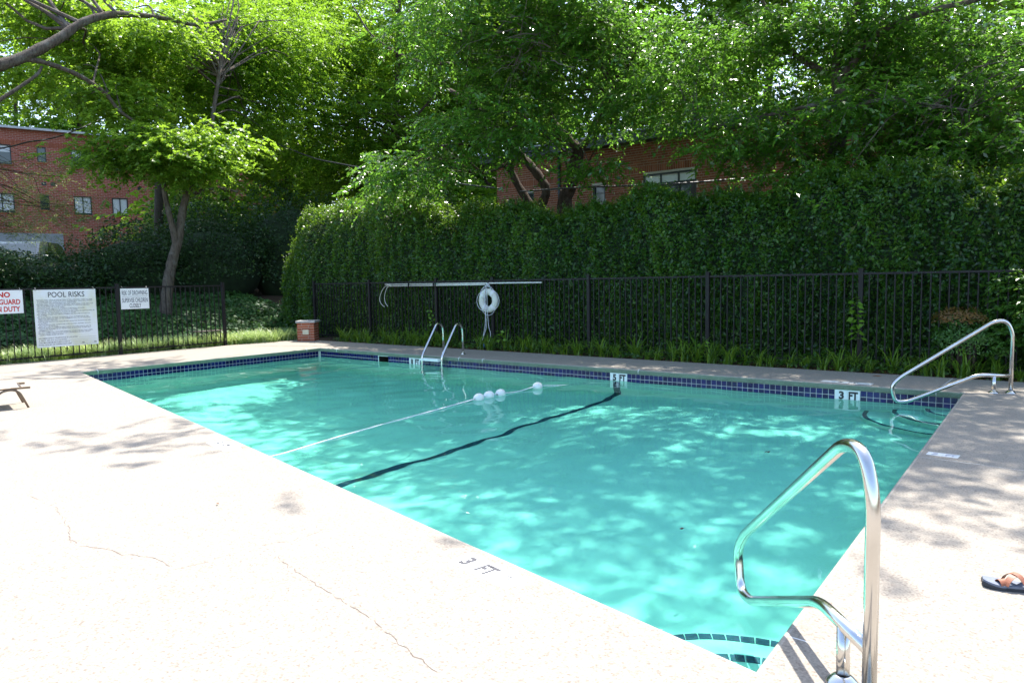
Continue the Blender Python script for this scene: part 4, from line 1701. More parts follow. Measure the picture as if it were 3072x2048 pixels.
def sandal(loc, rz, label):
    s = thing('sandal', loc, label, 'sandal', None, rz)
    # outline: toe at x = 0, heel at x = 0.27
    xs = np.linspace(0, 1, 25)
    wl = [0.046 * math.sin(math.pi * min(1, (x * 0.98 + 0.02)) ** 0.62) ** 0.55 * (1.0 - 0.20 * x + 0.10 * math.sin(6 * x)) for x in xs]
    out = [(0.27 * x, w_) for x, w_ in zip(xs, wl)] + [(0.27 * x, -w_ * (0.86 if x > 0.3 else 1.0)) for x, w_ in zip(xs[::-1], wl[::-1])]
    lift = lambda x: 0.012 * max(0, 1 - x / 0.07) ** 1.5
    for nm, z0, z1, sc, mt in (('sole', 0.0, 0.014, 1.0, M_sole), ('footbed', 0.0142, 0.024, 0.97, M_foam)):
        mb = MB()
        P = [((x - 0.135) * sc + 0.135, y * sc) for x, y in out]
        lo = [(x, y, z0 + lift(x)) for x, y in P]
        hi = [(x, y, z1 + lift(x)) for x, y in P]
        mb.poly(hi[::-1])
        mb.poly(lo)
        for k in range(len(P)):
            k2 = (k + 1) % len(P)
            mb.poly([lo[k], lo[k2], hi[k2], hi[k]][::-1])
        mb.build(nm, mt, s)

    def strap(p0, p1, hgt, wd, nm):
        mb = MB()
        p0, p1 = np.array(p0), np.array(p1)
        d = (p1 - p0) / np.linalg.norm(p1 - p0)
        nn = np.array([-d[1], d[0]])
        n = 14
        rows = []
        for k in range(n + 1):
            t_ = k / n
            c_ = p0 + (p1 - p0) * t_
            h = 0.022 + hgt * math.sin(math.pi * t_) ** 0.7
            rows.append(((*(c_ - nn * wd / 2), h), (*(c_ + nn * wd / 2), h + 0.002), (*(c_ + nn * wd / 2), h + 0.0045), (*(c_ - nn * wd / 2), h + 0.0025)))
        for a, b in zip(rows[:-1], rows[1:]):
            mb.poly([a[0], a[1], b[1], b[0]], True)
            mb.poly([a[3], b[3], b[2], a[2]], True)
            mb.poly([a[0], b[0], b[3], a[3]])
            mb.poly([a[1], a[2], b[2], b[1]])
        mb.build(nm, M_leather, s)
    strap((0.060, 0.0), (0.082, -0.043), 0.020, 0.030, 'toe_loop')
    strap((0.085, 0.044), (0.165, -0.036), 0.045, 0.026, 'strap')
    strap((0.085, -0.042), (0.165, 0.038), 0.040, 0.026, 'strap')
    return s


p = at(2944, 1752, z=0)
sandal((p[0], p[1], 0.0), math.atan2(0.22, 1.0), 'dark blue sandal with tan leather straps lying on the right deck')

# ================================================================== little folding table beyond the left fence
M_wood = simple('grey_weathered_wood', (0.10, 0.08, 0.06), 0.8, 0, 0.3, 12)
tb = thing('folding_table', (-3.05, -0.92, 0), 'low folding table standing in the grass behind the left fence', 'table')
for k in range(5):
    mb = MB()
    mb.box((-0.17 + 0.07 * k, -0.33, 0.335), (-0.17 + 0.07 * k + 0.062, 0.33, 0.352))
    mb.build('slat', M_wood, tb)
for sx_ in (-0.14, 0.14):
    for sy_ in (-0.26, 0.26):
        mb = MB()
        mb.tube([(sx_, sy_, -0.03), (sx_ * 0.8, sy_ * 0.75, 0.335)], 0.010, 8)
        mb.build('leg', M_wood, tb)
# wooden stake behind the shrubs
mb = MB()
mb.tube([at(366, 850, 22), at(364, 775, 22)], 0.03, 6)
tag(mb.build('wooden_stake', simple('raw_timber', (0.20, 0.12, 0.06), 0.9, 0, 0.3, 12)), 'thin brown wooden stake in front of the dark shrubs', 'stake')
# dropped leaves
M_dry = simple('dry_leaf', (0.22, 0.10, 0.05), 0.8, 0, 0.3, 20)
for (px, py), (lab, z) in {(2630, 1128): ('curled brown leaf on the back deck by the white markers', 0.004), (2302, 1357): ('dark leaf floating in the shallow half of the pool', WATER_Z + 0.004), (2045, 1587): ('small leaf floating near the front of the pool', WATER_Z + 0.004), (652, 1512): ('small dark leaf on the sunny near deck', 0.004)}.items():
    c_ = at(px, py, z=z)
    mb = MB()
    l_ = (0.07 if py < 1200 else 0.018) if z > 0 else 0.03
    mb.poly([(-l_, 0, 0.0), (-l_ * .3, -l_ * .4, 0.008), (l_ * .4, -l_ * .3, 0.002), (l_, 0.01, 0.012), (l_ * .3, l_ * .4, 0.004), (-l_ * .4, l_ * .35, 0.010)])
    o = tag(mb.build('fallen_leaf', M_dry if z > 0 else M_bark_dk), lab, 'leaf')
    o.location, o.rotation_euler = (c_[0], c_[1], c_[2]), (0, 0, random.uniform(0, 6))

# ================================================================== vegetation
M_bark = bark_mat('grey_bark', (0.105, 0.085, 0.068))
M_bark2 = bark_mat('brown_bark', (0.065, 0.046, 0.034), (0.13, 0.13, 0.105))
M_leaf_maple = leaf_mat('maple_leaf', (0.065, 0.150, 0.014), (0.105, 0.22, 0.020), (0.160, 0.30, 0.034), (0.45, 0.70, 0.05), 0.5, 0.4)
M_leaf_elm = leaf_mat('elm_leaf', (0.034, 0.110, 0.014), (0.062, 0.170, 0.018), (0.105, 0.235, 0.026), (0.27, 0.56, 0.055), 0.48, 0.22, 0.9)
M_leaf_bg = leaf_mat('woodland_leaf', (0.050, 0.135, 0.014), (0.090, 0.20, 0.018), (0.145, 0.28, 0.028), (0.40, 0.66, 0.04), 0.5, 0.45, 0.35)
M_leaf_hedge = leaf_mat('hedge_leaf', (0.014, 0.054, 0.009), (0.030, 0.094, 0.013), (0.075, 0.175, 0.020), (0.34, 0.58, 0.03), 0.38, 0.34, 0.5)
M_leaf_dark = leaf_mat('evergreen_leaf', (0.014, 0.042, 0.014), (0.024, 0.065, 0.020), (0.042, 0.10, 0.026), (0.10, 0.2, 0.03), 0.22, 0.42, 0.35)
M_leaf_airy = leaf_mat('willowy_leaf', (0.07, 0.11, 0.03), (0.11, 0.16, 0.04), (0.16, 0.21, 0.06), (0.28, 0.38, 0.08), 0.4, 0.5)
M_leaf_ivy = leaf_mat('ivy_leaf', (0.022, 0.075, 0.022), (0.042, 0.12, 0.034), (0.08, 0.18, 0.05), (0.15, 0.3, 0.05), 0.25, 0.5, 0.25)
M_core = simple('light_block_core', (0.015, 0.034, 0.011), 0.95, 0, 0.4, 6)
M_blade = leaf_mat('lily_blade', (0.07, 0.16, 0.012), (0.12, 0.24, 0.018), (0.22, 0.34, 0.03), (0.30, 0.46, 0.04), 0.35, 0.4)
M_lirio = leaf_mat('liriope_blade', (0.08, 0.17, 0.03), (0.20, 0.32, 0.08), (0.58, 0.66, 0.40), (0.5, 0.65, 0.2), 0.4, 0.35)
M_bright = leaf_mat('bright_young_leaf', (0.10, 0.24, 0.015), (0.14, 0.30, 0.02), (0.20, 0.38, 0.03), (0.35, 0.6, 0.03), 0.4, 0.4)
M_nandina = leaf_mat('nandina_leaf', (0.04, 0.12, 0.015), (0.06, 0.16, 0.02), (0.09, 0.21, 0.03), (0.2, 0.4, 0.04), 0.35, 0.4)
M_rusty = leaf_mat('rusty_young_leaf', (0.16, 0.10, 0.02), (0.20, 0.13, 0.03), (0.24, 0.10, 0.03), (0.35, 0.25, 0.05), 0.35, 0.4)


def rnd_dir(rg, n):
    v = rg.normal(size=(n, 3))
    return unit(v)


def crown(blobs, rg, n_clusters, twigs_per, leaves_per, ll, lw, twig_len=0.7, droop=0.35, flat=0.35, spread=0.55, wood=None, shell=0.55):
    """leaf sprays gathered in flat clusters; returns leaf V, F, cluster centres and twig ends"""
    wts = np.array([b[1][0] * b[1][1] * b[1][2] * (b[2] if len(b) > 2 else 1) for b in blobs]) ** 0.75
    wts /= wts.sum()
    bi = rg.choice(len(blobs), n_clusters, p=wts)
    C = np.array([b[0] for b in blobs])[bi]
    RD = np.array([b[1] for b in blobs])[bi]
    d = rnd_dir(rg, n_clusters)
    rr = (shell + (1 - shell) * rg.random(n_clusters)) * np.where(rg.random(n_clusters) < 0.3, rg.random(n_clusters), 1)
    cen = C + d * rr[:, None] * RD
    # twigs
    nt_ = n_clusters * twigs_per
    ci = np.repeat(np.arange(n_clusters), twigs_per)
    g = rg.normal(size=(nt_, 3)) * np.array([spread, spread, spread * flat])
    p0 = cen[ci] + g
    out = unit((cen - C) * np.array([1, 1, 0.3]))[ci]
    td = unit(out * 0.7 + rg.normal(size=(nt_, 3)) * np.array([0.75, 0.75, 0.25]) + np.array([0, 0, -droop * 0.5]))
    tl = twig_len * rg.uniform(0.5, 1.25, nt_)
    # leaves
    n = nt_ * leaves_per
    ti = np.repeat(np.arange(nt_), leaves_per)
    k = np.tile(np.arange(leaves_per), nt_)
    t = (k + 0.6 + rg.uniform(-0.25, 0.25, n)) / leaves_per
    base = p0[ti] + td[ti] * (t * tl[ti])[:, None]
    base[:, 2] -= droop * 0.55 * t ** 2 * tl[ti]
    up = np.array([0, 0, 1.0])
    sd = unit(np.cross(td, up))[ti] * np.where(k % 2 == 0, 1, -1)[:, None]
    ld_ = unit(td[ti] * 0.65 + sd * 0.8 + rg.normal(size=(n, 3)) * 0.28 + np.array([0, 0, -0.22]))
    nn = unit(up + rg.normal(size=(n, 3)) * 0.42)
    sc = rg.uniform(0.65, 1.2, n)
    V, F = leaf_quads(base, ld_, nn, ll * sc, lw * sc)
    return V, F, cen, (p0, td, tl)


def twig_mesh(p0, td, tl, r_, droop):
    n = len(p0)
    sd = unit(np.cross(td, np.array([0.3, 0.2, 1.0])))
    mid = p0 + td * (0.55 * tl)[:, None] - np.array([0, 0, 1.0]) * (0.17 * droop * tl)[:, None]
    end = p0 + td * tl[:, None] - np.array([0, 0, 1.0]) * (0.55 * droop * tl)[:, None]
    V = np.stack([p0 - sd * r_, p0 + sd * r_, mid + sd * r_ * 0.7, mid - sd * r_ * 0.7, end + sd * r_ * 0.3, end - sd * r_ * 0.3], 1).reshape(-1, 3)
    b = np.arange(n)[:, None] * 6
    F = np.concatenate([b + np.array([[0, 1, 2, 3]]), b + np.array([[3, 2, 4, 5]])], 0)
    return V, F


def tree(name, base, label, limbs, blobs, leaf_m, bark, seed, n_clusters, twigs_per, leaves_per, ll, lw, branches=40, cat='tree', group=None, twigs=False, **kw):
    rg = np.random.default_rng(seed)
    base = np.array(base, float)
    t = thing(name, tuple(base), label, cat, group)
    nodes = []
    for k, (path, r0, r1) in enumerate(limbs):
        pts = smooth_path(path, 6)
        rad = np.linspace(r0, r1, len(pts))
        rad = rad * (1 + 0.06 * rg.normal(size=len(pts)))
        mb = MB()
        mb.tube([p - base for p in pts], list(rad), 10)
        mb.build('trunk' if k == 0 else 'limb', bark, t)
        nodes += [(p, r_) for p, r_ in zip(pts[len(pts) // 3:], rad[len(pts) // 3:])]
    V, F, cen, (p0, td, tl) = crown(blobs, rg, n_clusters, twigs_per, leaves_per, ll, lw, **kw)
    tag(link('crown', np_mesh('crown', V - base, F, leaf_m), t), kind='stuff')
    NP = np.array([n_[0] for n_ in nodes])
    if branches:
        mb = MB()
        pick = rg.permutation(len(cen))[:branches]
        for i in pick:
            c_ = cen[i]
            dd = np.linalg.norm(NP - c_, axis=1) + np.maximum(0, NP[:, 2] - c_[2]) * 1.5
            j = int(np.argmin(dd + rg.random(len(dd)) * 0.6))
            a = NP[j]
            L_ = np.linalg.norm(c_ - a)
            if L_ > 9:
                continue
            m1 = a + (c_ - a) * 0.35 + np.array([0, 0, 0.12 * L_]) + rg.normal(size=3) * 0.07 * L_
            m2 = a + (c_ - a) * 0.7 + np.array([0, 0, 0.10 * L_]) + rg.normal(size=3) * 0.07 * L_
            r0 = min(nodes[j][1] * 0.55, 0.010 + 0.011 * L_)
            pts = smooth_path([a, m1, m2, c_], 3)
            mb.tube([p - base for p in pts], list(np.linspace(r0, 0.006, len(pts))), 5, False)
        tag(mb.build('branches', bark, t), kind='stuff')
    if twigs:
        V, F = twig_mesh(p0, td, tl, 0.006, kw.get('droop', 0.35))
        tag(link('twigs', np_mesh('twigs', V - base, F, bark), t), kind='stuff')
    return t


def B(px, py, depth, rx, ry, rz, w=1.0):
    return (at(px, py, depth), np.array([rx, ry, rz]), w)


def W(x, y, z, rx, ry, rz, w=1.0):
    return (np.array([x, y, z], float), np.array([rx, ry, rz]), w)


# ---- forked tree on the left bank
xb = -6.4
P_ = lambda a: at(a[0], a[1], x=xb)
main = [P_(a) for a in ((495, 955), (505, 847), (520, 771), (536, 714), (551, 618), (574, 549), (612, 446), (635, 369), (660, 200))]
left = [P_(a) for a in ((530, 735), (520, 690), (509, 648), (494, 580), (486, 515), (470, 420))]
side = [P_(a) for a in ((570, 590), (610, 570), (660, 565), (712, 576))]
tree('shade_tree', (*main[0][:2], main[0][2]), 'forked grey trunked tree leaning on the ivy bank at left', [(main, 0.16, 0.05), (left, 0.10, 0.045), (side, 0.06, 0.03)],
     [B(640, 150, 23.5, 2.0, 2.2, 1.5), B(760, 330, 25, 1.8, 2.0, 1.4), B(520, 250, 23.5, 2.0, 2.0, 1.3), B(820, 120, 25, 2.3, 2.3, 1.6), W(-11, 3.2, 9.6, 2.8, 2.8, 1.2), W(-12, -0.6, 9.8, 2.6, 2.6, 1.2), W(-11, 6.6, 10.0, 2.6, 2.4, 1.2)],
     M_leaf_bg, M_bark, 11, 430, 11, 14, 0.12, 0.07, branches=60, droop=0.35)

# ---- big limb reaching in from the left, with the bright hanging spray
xl = -6.0
Q_ = lambda a: at(a[0], a[1], x=xl)
l1 = [Q_(a) for a in ((-420, 330), (-150, 250), (0, 196), (65, 174), (174, 118), (244, 70), (314, 48), (392, 44), (480, 54), (590, 75), (680, 60))]
l2 = [Q_(a) for a in ((60, 176), (131, 187), (235, 226), (314, 279), (357, 331), (418, 375), (479, 427), (560, 470))]
l3 = [Q_(a) for a in ((-80, 360), (0, 300), (52, 266), (109, 226), (126, 200))]
tb_ = at(-700, 1000, x=xl)
trunk0 = [np.array([tb_[0], tb_[1], 0.2]), np.array([tb_[0], tb_[1] + 0.1, 2.2]), l1[0]]
tree('maple_tree', (tb_[0], tb_[1], 0.2), 'maple reaching in from the left edge with a bright hanging spray of leaves', [(trunk0 + l1, 0.19, 0.035), (l2, 0.065, 0.02), (l3, 0.05, 0.03)],
     [B(480, 430, 19.3, 1.25, 1.0, 0.5, 2.2), B(560, 490, 19.3, 1.05, 0.8, 0.42, 2.4), B(350, 300, 19.6, 1.1, 1.1, 0.5, 1.2), B(150, 40, 20, 1.5, 1.6, 0.7), B(430, 100, 20, 1.6, 1.4, 0.7, 1.3), B(310, 190, 20.5, 1.3, 1.2, 0.55), B(90, 250, 22, 1.0, 1.2, 0.5), B(-250, 60, 21, 1.6, 1.6, 0.8, 0.5), B(330, 470, 19.8, 0.9, 0.8, 0.45, 1.3), B(640, 420, 19.6, 0.7, 0.7, 0.4, 1.4)],
     M_leaf_maple, M_bark, 12, 400, 11, 14, 0.105, 0.085, branches=34, droop=0.4, spread=0.42, twig_len=0.55)

# ---- multi-stemmed tree behind the hedge, middle
yc = 5.2
Cc = lambda a, y=yc: at(a[0], a[1], y=y)
stem = [np.array([*Cc((1685, 700))[:2], 0.6])] + [Cc(a) for a in ((1693, 623), (1706, 572), (1723, 504), (1736, 449))]
lead = [Cc(a, 5.0) for a in ((1736, 449), (1693, 406), (1660, 370), (1634, 296), (1608, 174), (1581, 100), (1547, 52), (1520, -20), (1480, -200))]
rgt = [Cc(a) for a in ((1736, 449), (1757, 428), (1791, 372), (1812, 325), (1870, 260), (1900, 150))]
st2 = [np.array([*Cc((1640, 700))[:2], 0.6])] + [Cc(a, 5.0) for a in ((1621, 657), (1638, 572), (1604, 512), (1540, 440), (1510, 406), (1440, 330), (1350, 270))]
st3 = [Cc(a, 4.8) for a in ((1625, 650), (1586, 605), (1538, 523), (1516, 427), (1470, 340), (1440, 210), (1380, 90))]
lf = [Cc(a, 4.4) for a in ((1600, 180), (1500, 170), (1380, 190), (1240, 180), (1120, 110), (1060, 20))]
dr = [Cc(a, 4.4) for a in ((1560, 470), (1450, 520), (1330, 500), (1200, 520))]
tree('elm_tree', (*stem[0][:2], 0.6), 'many-stemmed tree rising behind the middle of the hedge', [(stem, 0.19, 0.15), (lead, 0.12, 0.05), (rgt, 0.10, 0.04), (st2, 0.14, 0.05), (st3, 0.11, 0.04), (lf, 0.05, 0.02), (dr, 0.04, 0.015), ([lead[-1], np.array([3.6, 2.6, 9.2]), np.array([4.2, 0.4, 9.6]), np.array([4.7, -1.7, 9.8])], 0.05, 0.02), ([lead[-1], np.array([2.4, 3.4, 9.2]), np.array([0.8, 2.2, 9.7]), np.array([-1.2, 1.0, 9.9])], 0.05, 0.02)],
     [B(1250, 520, 16.8, 1.1, 0.9, 0.5), B(1350, 120, 16.5, 1.2, 1.4, 0.9), B(1420, 360, 16.0, 1.1, 1.2, 0.7), B(1590, 250, 16.5, 1.0, 1.2, 0.8), B(1820, 130, 16, 1.2, 1.3, 0.9), B(1830, 330, 16, 0.9, 1.0, 0.45), B(1560, 420, 15.8, 0.8, 0.9, 0.4), B(1780, 500, 15.2, 0.7, 0.6, 0.22, 1.5), B(1650, 20, 16, 1.4, 1.5, 0.9),
      W(3.2, 3.4, 8.6, 2.6, 2.2, 1.1, 0.45), W(5.6, 2.4, 9.6, 2.4, 2.2, 1.1, 0.6), W(4.8, -1.6, 9.8, 1.7, 0.6, 0.35, 0.22), W(-1.6, 1.2, 9.8, 1.8, 1.4, 0.7, 0.45)],
     M_leaf_elm, M_bark2, 13, 560, 9, 13, 0.122, 0.056, branches=150, twigs=True, droop=0.5, spread=0.38, flat=0.3, twig_len=0.6)

# dead grey twigs tangled in its crown
elm_mid = bpy.data.objects['elm_tree']
rg = np.random.default_rng(90)
mb = MB()
eb = np.array(elm_mid.location)
hub = at(1585, 140, 15.6)
for k in range(48):
    a = hub + rg.normal(size=3) * np.array([0.25, 0.2, 0.25])
    L_ = rg.uniform(0.5, 1.9)
    d = unit(np.array([rg.normal() - 0.6, rg.normal() * 0.7, rg.normal() * 0.55]))
    pts = [a]
    for q_ in range(6):
        d = unit(d + rg.normal(size=3) * 0.22 + np.array([0, 0, -0.05]))
        pts.append(pts[-1] + d * L_ / 6)
    mb.tube([p - eb for p in pts], list(np.linspace(rg.uniform(0.006, 0.017), 0.003, 7)), 4, False)
tag(mb.build('dead_twigs', simple('dead_grey_wood', (0.17, 0.145, 0.12), 0.9, 0, 0.3, 12), elm_mid), kind='stuff')

# ---- tree behind the right half of the hedge
yr = 4.9
Rr = lambda a, y=yr: at(a[0], a[1], y=y)
tr = [np.array([*Rr((2500, 560))[:2], 0.5])] + [Rr(a) for a in ((2505, 500), (2510, 462), (2523, 392), (2536, 331), (2515, 260), (2510, 218), (2523, 131), (2571, 26), (2600, -120))]
lm = [Rr(a, 4.7) for a in ((2515, 250), (2571, 170), (2614, 118), (2666, 83), (2745, 48), (2832, 22), (2919, 4), (3050, -50))]
lm2 = [Rr(a, 4.9) for a in ((2515, 240), (2440, 200), (2380, 157), (2330, 70), (2285, 0), (2250, -120))]
lm3 = [Rr(a, 5.6) for a in ((2600, 640), (2601, 435), (2605, 330), (2640, 200))]
lm4 = [Rr(a, 4.0) for a in ((2540, 330), (2640, 300), (2760, 310), (2900, 330))]
lm5 = [Rr(a, 3.8) for a in ((2500, 300), (2380, 330), (2240, 360), (2100, 390))]
tree('elm_tree', (*tr[0][:2], 0.5), 'spreading tree behind the right half of the hedge', [(tr, 0.17, 0.06), (lm, 0.085, 0.03), (lm2, 0.07, 0.025), (lm3, 0.10, 0.05), (lm4, 0.04, 0.015), (lm5, 0.04, 0.015)],
     [B(2150, 150, 14.5, 1.0, 1.2, 0.8), B(2130, 340, 13.8, 0.8, 0.8, 0.32), B(2330, 300, 14, 0.8, 0.9, 0.5), B(2420, 100, 14, 1.1, 1.2, 0.7), B(2680, 180, 13.5, 1.1, 1.2, 0.7), B(2900, 120, 13, 1.1, 1.3, 0.8), B(2880, 330, 12.6, 1.0, 1.1, 0.55), B(2700, 420, 12.8, 0.8, 0.9, 0.32), B(2380, 470, 13.2, 0.6, 0.6, 0.25), B(3000, 480, 12, 0.8, 0.8, 0.35), B(2480, 520, 12.6, 0.5, 0.4, 0.2), B(2200, 440, 13.6, 0.6, 0.45, 0.2, 1.0), B(2600, 30, 13.5, 1.3, 1.4, 0.8), B(3200, 250, 12.5, 1.3, 1.5, 1.2), B(2350, 400, 13.2, 0.9, 0.8, 0.4, 1.6), B(2600, 330, 12.8, 1.0, 1.0, 0.5, 1.3), B(2760, 480, 12.2, 0.9, 0.7, 0.35, 1.6), B(2950, 420, 11.8, 1.0, 0.8, 0.5, 1.5), B(2440, 540, 12.4, 0.7, 0.4, 0.28, 1.7), B(2660, 550, 11.8, 0.7, 0.4, 0.25, 1.7), B(2030, 260, 15, 0.9, 0.9, 0.6, 1.3),
      W(8.4, 1.4, 9.6, 2.8, 2.4, 1.2, 0.4), W(11.2, 1.8, 8.6, 2.2, 2.2, 1.1, 0.22), W(13.5, 1.5, 8.8, 2.2, 2.2, 1.1, 0.16), W(9.5, 3.5, 8.0, 2.6, 2.0, 1.2, 0.5)],
     M_leaf_elm, M_bark, 14, 780, 9, 13, 0.122, 0.055, branches=150, twigs=True, droop=0.45, spread=0.36, flat=0.3, twig_len=0.6)

# ---- tall tree beyond the hedge end
hl_ = [np.array([-10.5, 12.2, 1.2]), np.array([-10.4, 12.0, 5.0]), np.array([-9.8, 11.6, 9.0]), np.array([-9.0, 11.2, 13.0])]
tree('tulip_tree', (-10.5, 12.2, 1.2), 'tall tree beyond the rounded left end of the hedge', [(hl_, 0.2, 0.06), ([hl_[1], np.array([-8.6, 11.0, 7.4]), np.array([-7.0, 11.4, 9.0])], 0.09, 0.03), ([hl_[2], np.array([-11.4, 10.6, 10.4]), np.array([-12.6, 10.2, 11.6])], 0.08, 0.03)],
     [B(960, 40, 30, 2.4, 2.4, 1.7), B(900, 320, 29, 1.9, 1.9, 1.4), B(1010, 170, 30, 2.3, 2.3, 1.6), B(1130, 350, 30, 2.2, 2.2, 1.4), B(1010, 490, 30, 1.8, 1.8, 1.1), B(1190, 100, 30, 2.3, 2.3, 1.6), B(1200, 480, 30, 1.8, 1.8, 1.2)],
     M_leaf_bg, M_bark2, 15, 440, 9, 12, 0.16, 0.085, branches=60, droop=0.4, spread=0.5, flat=0.3, twig_len=0.8)

# ---- woodland behind
bgs = [((-42, 8), 20, 'pale green woodland tree above the roof at the far left edge'), ((-21, 14), 16, 'woodland tree standing right of the red brick building'), ((-14, 17), 17, 'woodland tree beyond the forked trunk'), ((-8.5, 15.5), 15, 'woodland tree behind the rounded hedge end'),
       ((-4.5, 20), 18, 'woodland tree left of the low brick building'), ((2, 22), 18, 'woodland tree rising over the middle of the low roof'), ((8.5, 21), 17, 'woodland tree rising over the right part of the low roof'), ((14, 20), 17, 'woodland tree at the upper right corner'), ((5.2, 25), 20, 'woodland tree between the two behind the low roof'), ((11.5, 25), 20, 'distant woodland tree above the right end of the low roof'), ((-1.2, 25), 20, 'distant woodland tree above the left end of the low roof'), ((-11, 21), 18, 'woodland tree deep behind the rounded hedge end'), ((-37, 10), 19, 'woodland tree behind the red brick building'), ((-29, 21), 19, 'woodland tree in the gap right of the red brick building'), ((-16, 26), 19, 'distant woodland tree beyond the forked trunk'), ((-7, 27), 19, 'distant woodland tree above the rounded hedge end'), ((-17.6, 16), 18, 'woodland tree filling the gap above the rounded hedge end'), ((7.6, 26), 20, 'distant woodland tree behind the spreading tree'), ((-18, 8.5), 15, 'woodland tree before the right end of the red brick building')]
for k, ((x, y), h, lab) in enumerate(bgs):
    rg = np.random.default_rng(100 + k)
    z0 = float(terrain(x, y))
    tp = [np.array([x, y, z0 - 0.1]), np.array([x + rg.normal() * 0.3, y, z0 + h * 0.35]), np.array([x + rg.normal() * 0.5, y + rg.normal() * 0.4, z0 + h * 0.75])]
    bl = []
    for q_ in range(9):
        a = rg.uniform(0, 6.28)
        rr = rg.uniform(0.5, 3.2)
        bl.append(W(x + rr * math.cos(a), y + rr * math.sin(a), z0 + h * rg.uniform(0.12, 0.98), rg.uniform(1.8, 2.8), rg.uniform(1.8, 2.8), rg.uniform(1.1, 1.9)))
    tree('woodland_tree', (x, y, z0 - 0.1), lab, [(tp, 0.24, 0.09)], bl, M_leaf_bg, M_bark2, 200 + k, 385, 7, 9, 0.28, 0.165, branches=24, group=None, droop=0.3, spread=0.75, twig_len=1.0, flat=0.4)


# ------------------------------------------------------------------ shrubs
def shrub(name, c_, rad, label, mat, seed, n, ll, lw, cat='shrub', group=None, core=0.72):
    """leafy mound: leaves on and just under a lumpy surface, dark core inside"""
    rg = np.random.default_rng(seed)
    c_ = np.array(c_, float)
    rad = np.array(rad, float)
    t = thing(name, (c_[0], c_[1], c_[2]), label, cat, group)
    d = rnd_dir(rg, n)
    d[:, 2] = np.where(d[:, 2] < -0.25, -d[:, 2] * 0.6, d[:, 2])
    ph = rg.uniform(0, 6.28, 12)
    lump = 1 + 0.14 * np.sin(5 * d[:, 0] + ph[0]) * np.sin(4 * d[:, 1] + ph[1]) + 0.12 * np.sin(9 * d[:, 2] + ph[2] + 6 * d[:, 0]) + 0.08 * np.sin(17 * d[:, 1] + ph[3]) * np.sin(15 * d[:, 2] + ph[4])
    r_ = lump * (1 - 0.35 * rg.random(n) ** 2.2)
    p = d * rad * r_[:, None]
    p[:, 2] += rad[2] * 0.25
    nn = unit(d / rad + rg.normal(size=(n, 3)) * 0.5 + np.array([0, 0, 0.35]))
    ld_ = unit(np.cross(nn, rg.normal(size=(n, 3))) + d * 0.4)
    sc = rg.uniform(0.6, 1.25, n)
    V, F = leaf_quads(p, ld_, nn, ll * sc, lw * sc)
    tag(link('foliage', np_mesh('foliage', V, F, mat), t), kind='stuff')
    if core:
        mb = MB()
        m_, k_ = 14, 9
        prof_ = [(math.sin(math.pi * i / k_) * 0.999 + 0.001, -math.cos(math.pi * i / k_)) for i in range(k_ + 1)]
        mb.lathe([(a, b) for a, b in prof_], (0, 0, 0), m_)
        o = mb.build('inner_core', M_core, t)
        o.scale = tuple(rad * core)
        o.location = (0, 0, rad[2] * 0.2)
    mb = MB()
    for q_ in range(4):
        a = rg.uniform(0, 6.28)
        mb.tube([(0.1 * math.cos(a), 0.1 * math.sin(a), -c_[2] + float(terrain(c_[0], c_[1])) - 0.05), (rad[0] * 0.3 * math.cos(a), rad[1] * 0.3 * math.sin(a), rad[2] * 0.4)], [0.03, 0.012], 5)
    mb.build('stem', M_bark2, t)
    return t


sh = [((-9.0, -7.2), 1.9, 1.5, 'dark evergreen shrub at the far left below the parked car'), ((-9.6, -4.6), 1.8, 1.3, 'dark evergreen shrub left of the large sign top'), ((-10.2, -2.0), 1.9, 0.95, 'dark evergreen shrub behind the small white sign'),
      ((-10.3, 0.8), 1.8, 1.7, 'dark evergreen shrub just right of the forked trunk'), ((-10.0, 3.2), 2.0, 2.1, 'dark evergreen shrub in the gap before the rounded hedge'), ((-12.8, -3.0), 1.8, 1.15, 'dark evergreen shrub in front of the hidden cars'), ((-13.0, 4.4), 2.2, 2.6, 'tall glossy evergreen beyond the rounded hedge end'), ((-9.5, 6.2), 2.2, 3.0, 'tall dark glossy evergreen left of the hedge'), ((-5.6, 8.6), 2.0, 2.9, 'dark glossy evergreen at the left corner of the low building')]
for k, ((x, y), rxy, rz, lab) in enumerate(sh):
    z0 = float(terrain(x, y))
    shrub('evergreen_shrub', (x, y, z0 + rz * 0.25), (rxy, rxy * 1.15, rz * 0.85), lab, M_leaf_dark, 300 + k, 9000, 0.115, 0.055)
rgx = np.random.default_rng(77)
tree('willowy_shrub', (-9.5, -6.0, 1.0), 'wispy yellow-green shrub in front of the brick building at far left', [([np.array([-9.5, -6.0, 1.0]), np.array([-9.6, -6.0, 2.6]), np.array([-9.8, -5.8, 4.6])], 0.05, 0.015)],
     [B(60, 520, 22, 1.2, 1.2, 0.6), B(110, 610, 21.5, 1.1, 1.1, 0.5), B(30, 680, 21.5, 1.0, 1.0, 0.4), B(200, 660, 21.5, 0.7, 0.7, 0.35)], M_leaf_airy, M_bark2, 78, 70, 8, 16, 0.085, 0.022, branches=40, cat='shrub', droop=0.25, spread=0.5, twig_len=0.8)


# ------------------------------------------------------------------ the hedge
HX0, HX1 = -5.7, 16.5
HYC, HYW = 3.25, 1.12


def hedge_top(x):
    return np.interp(x, [-5.7, -4.2, -2.5, -0.5, 1.5, 3.5, 9, 16.5], [3.3, 3.6, 3.66, 3.5, 3.08, 2.88, 2.90, 2.95])


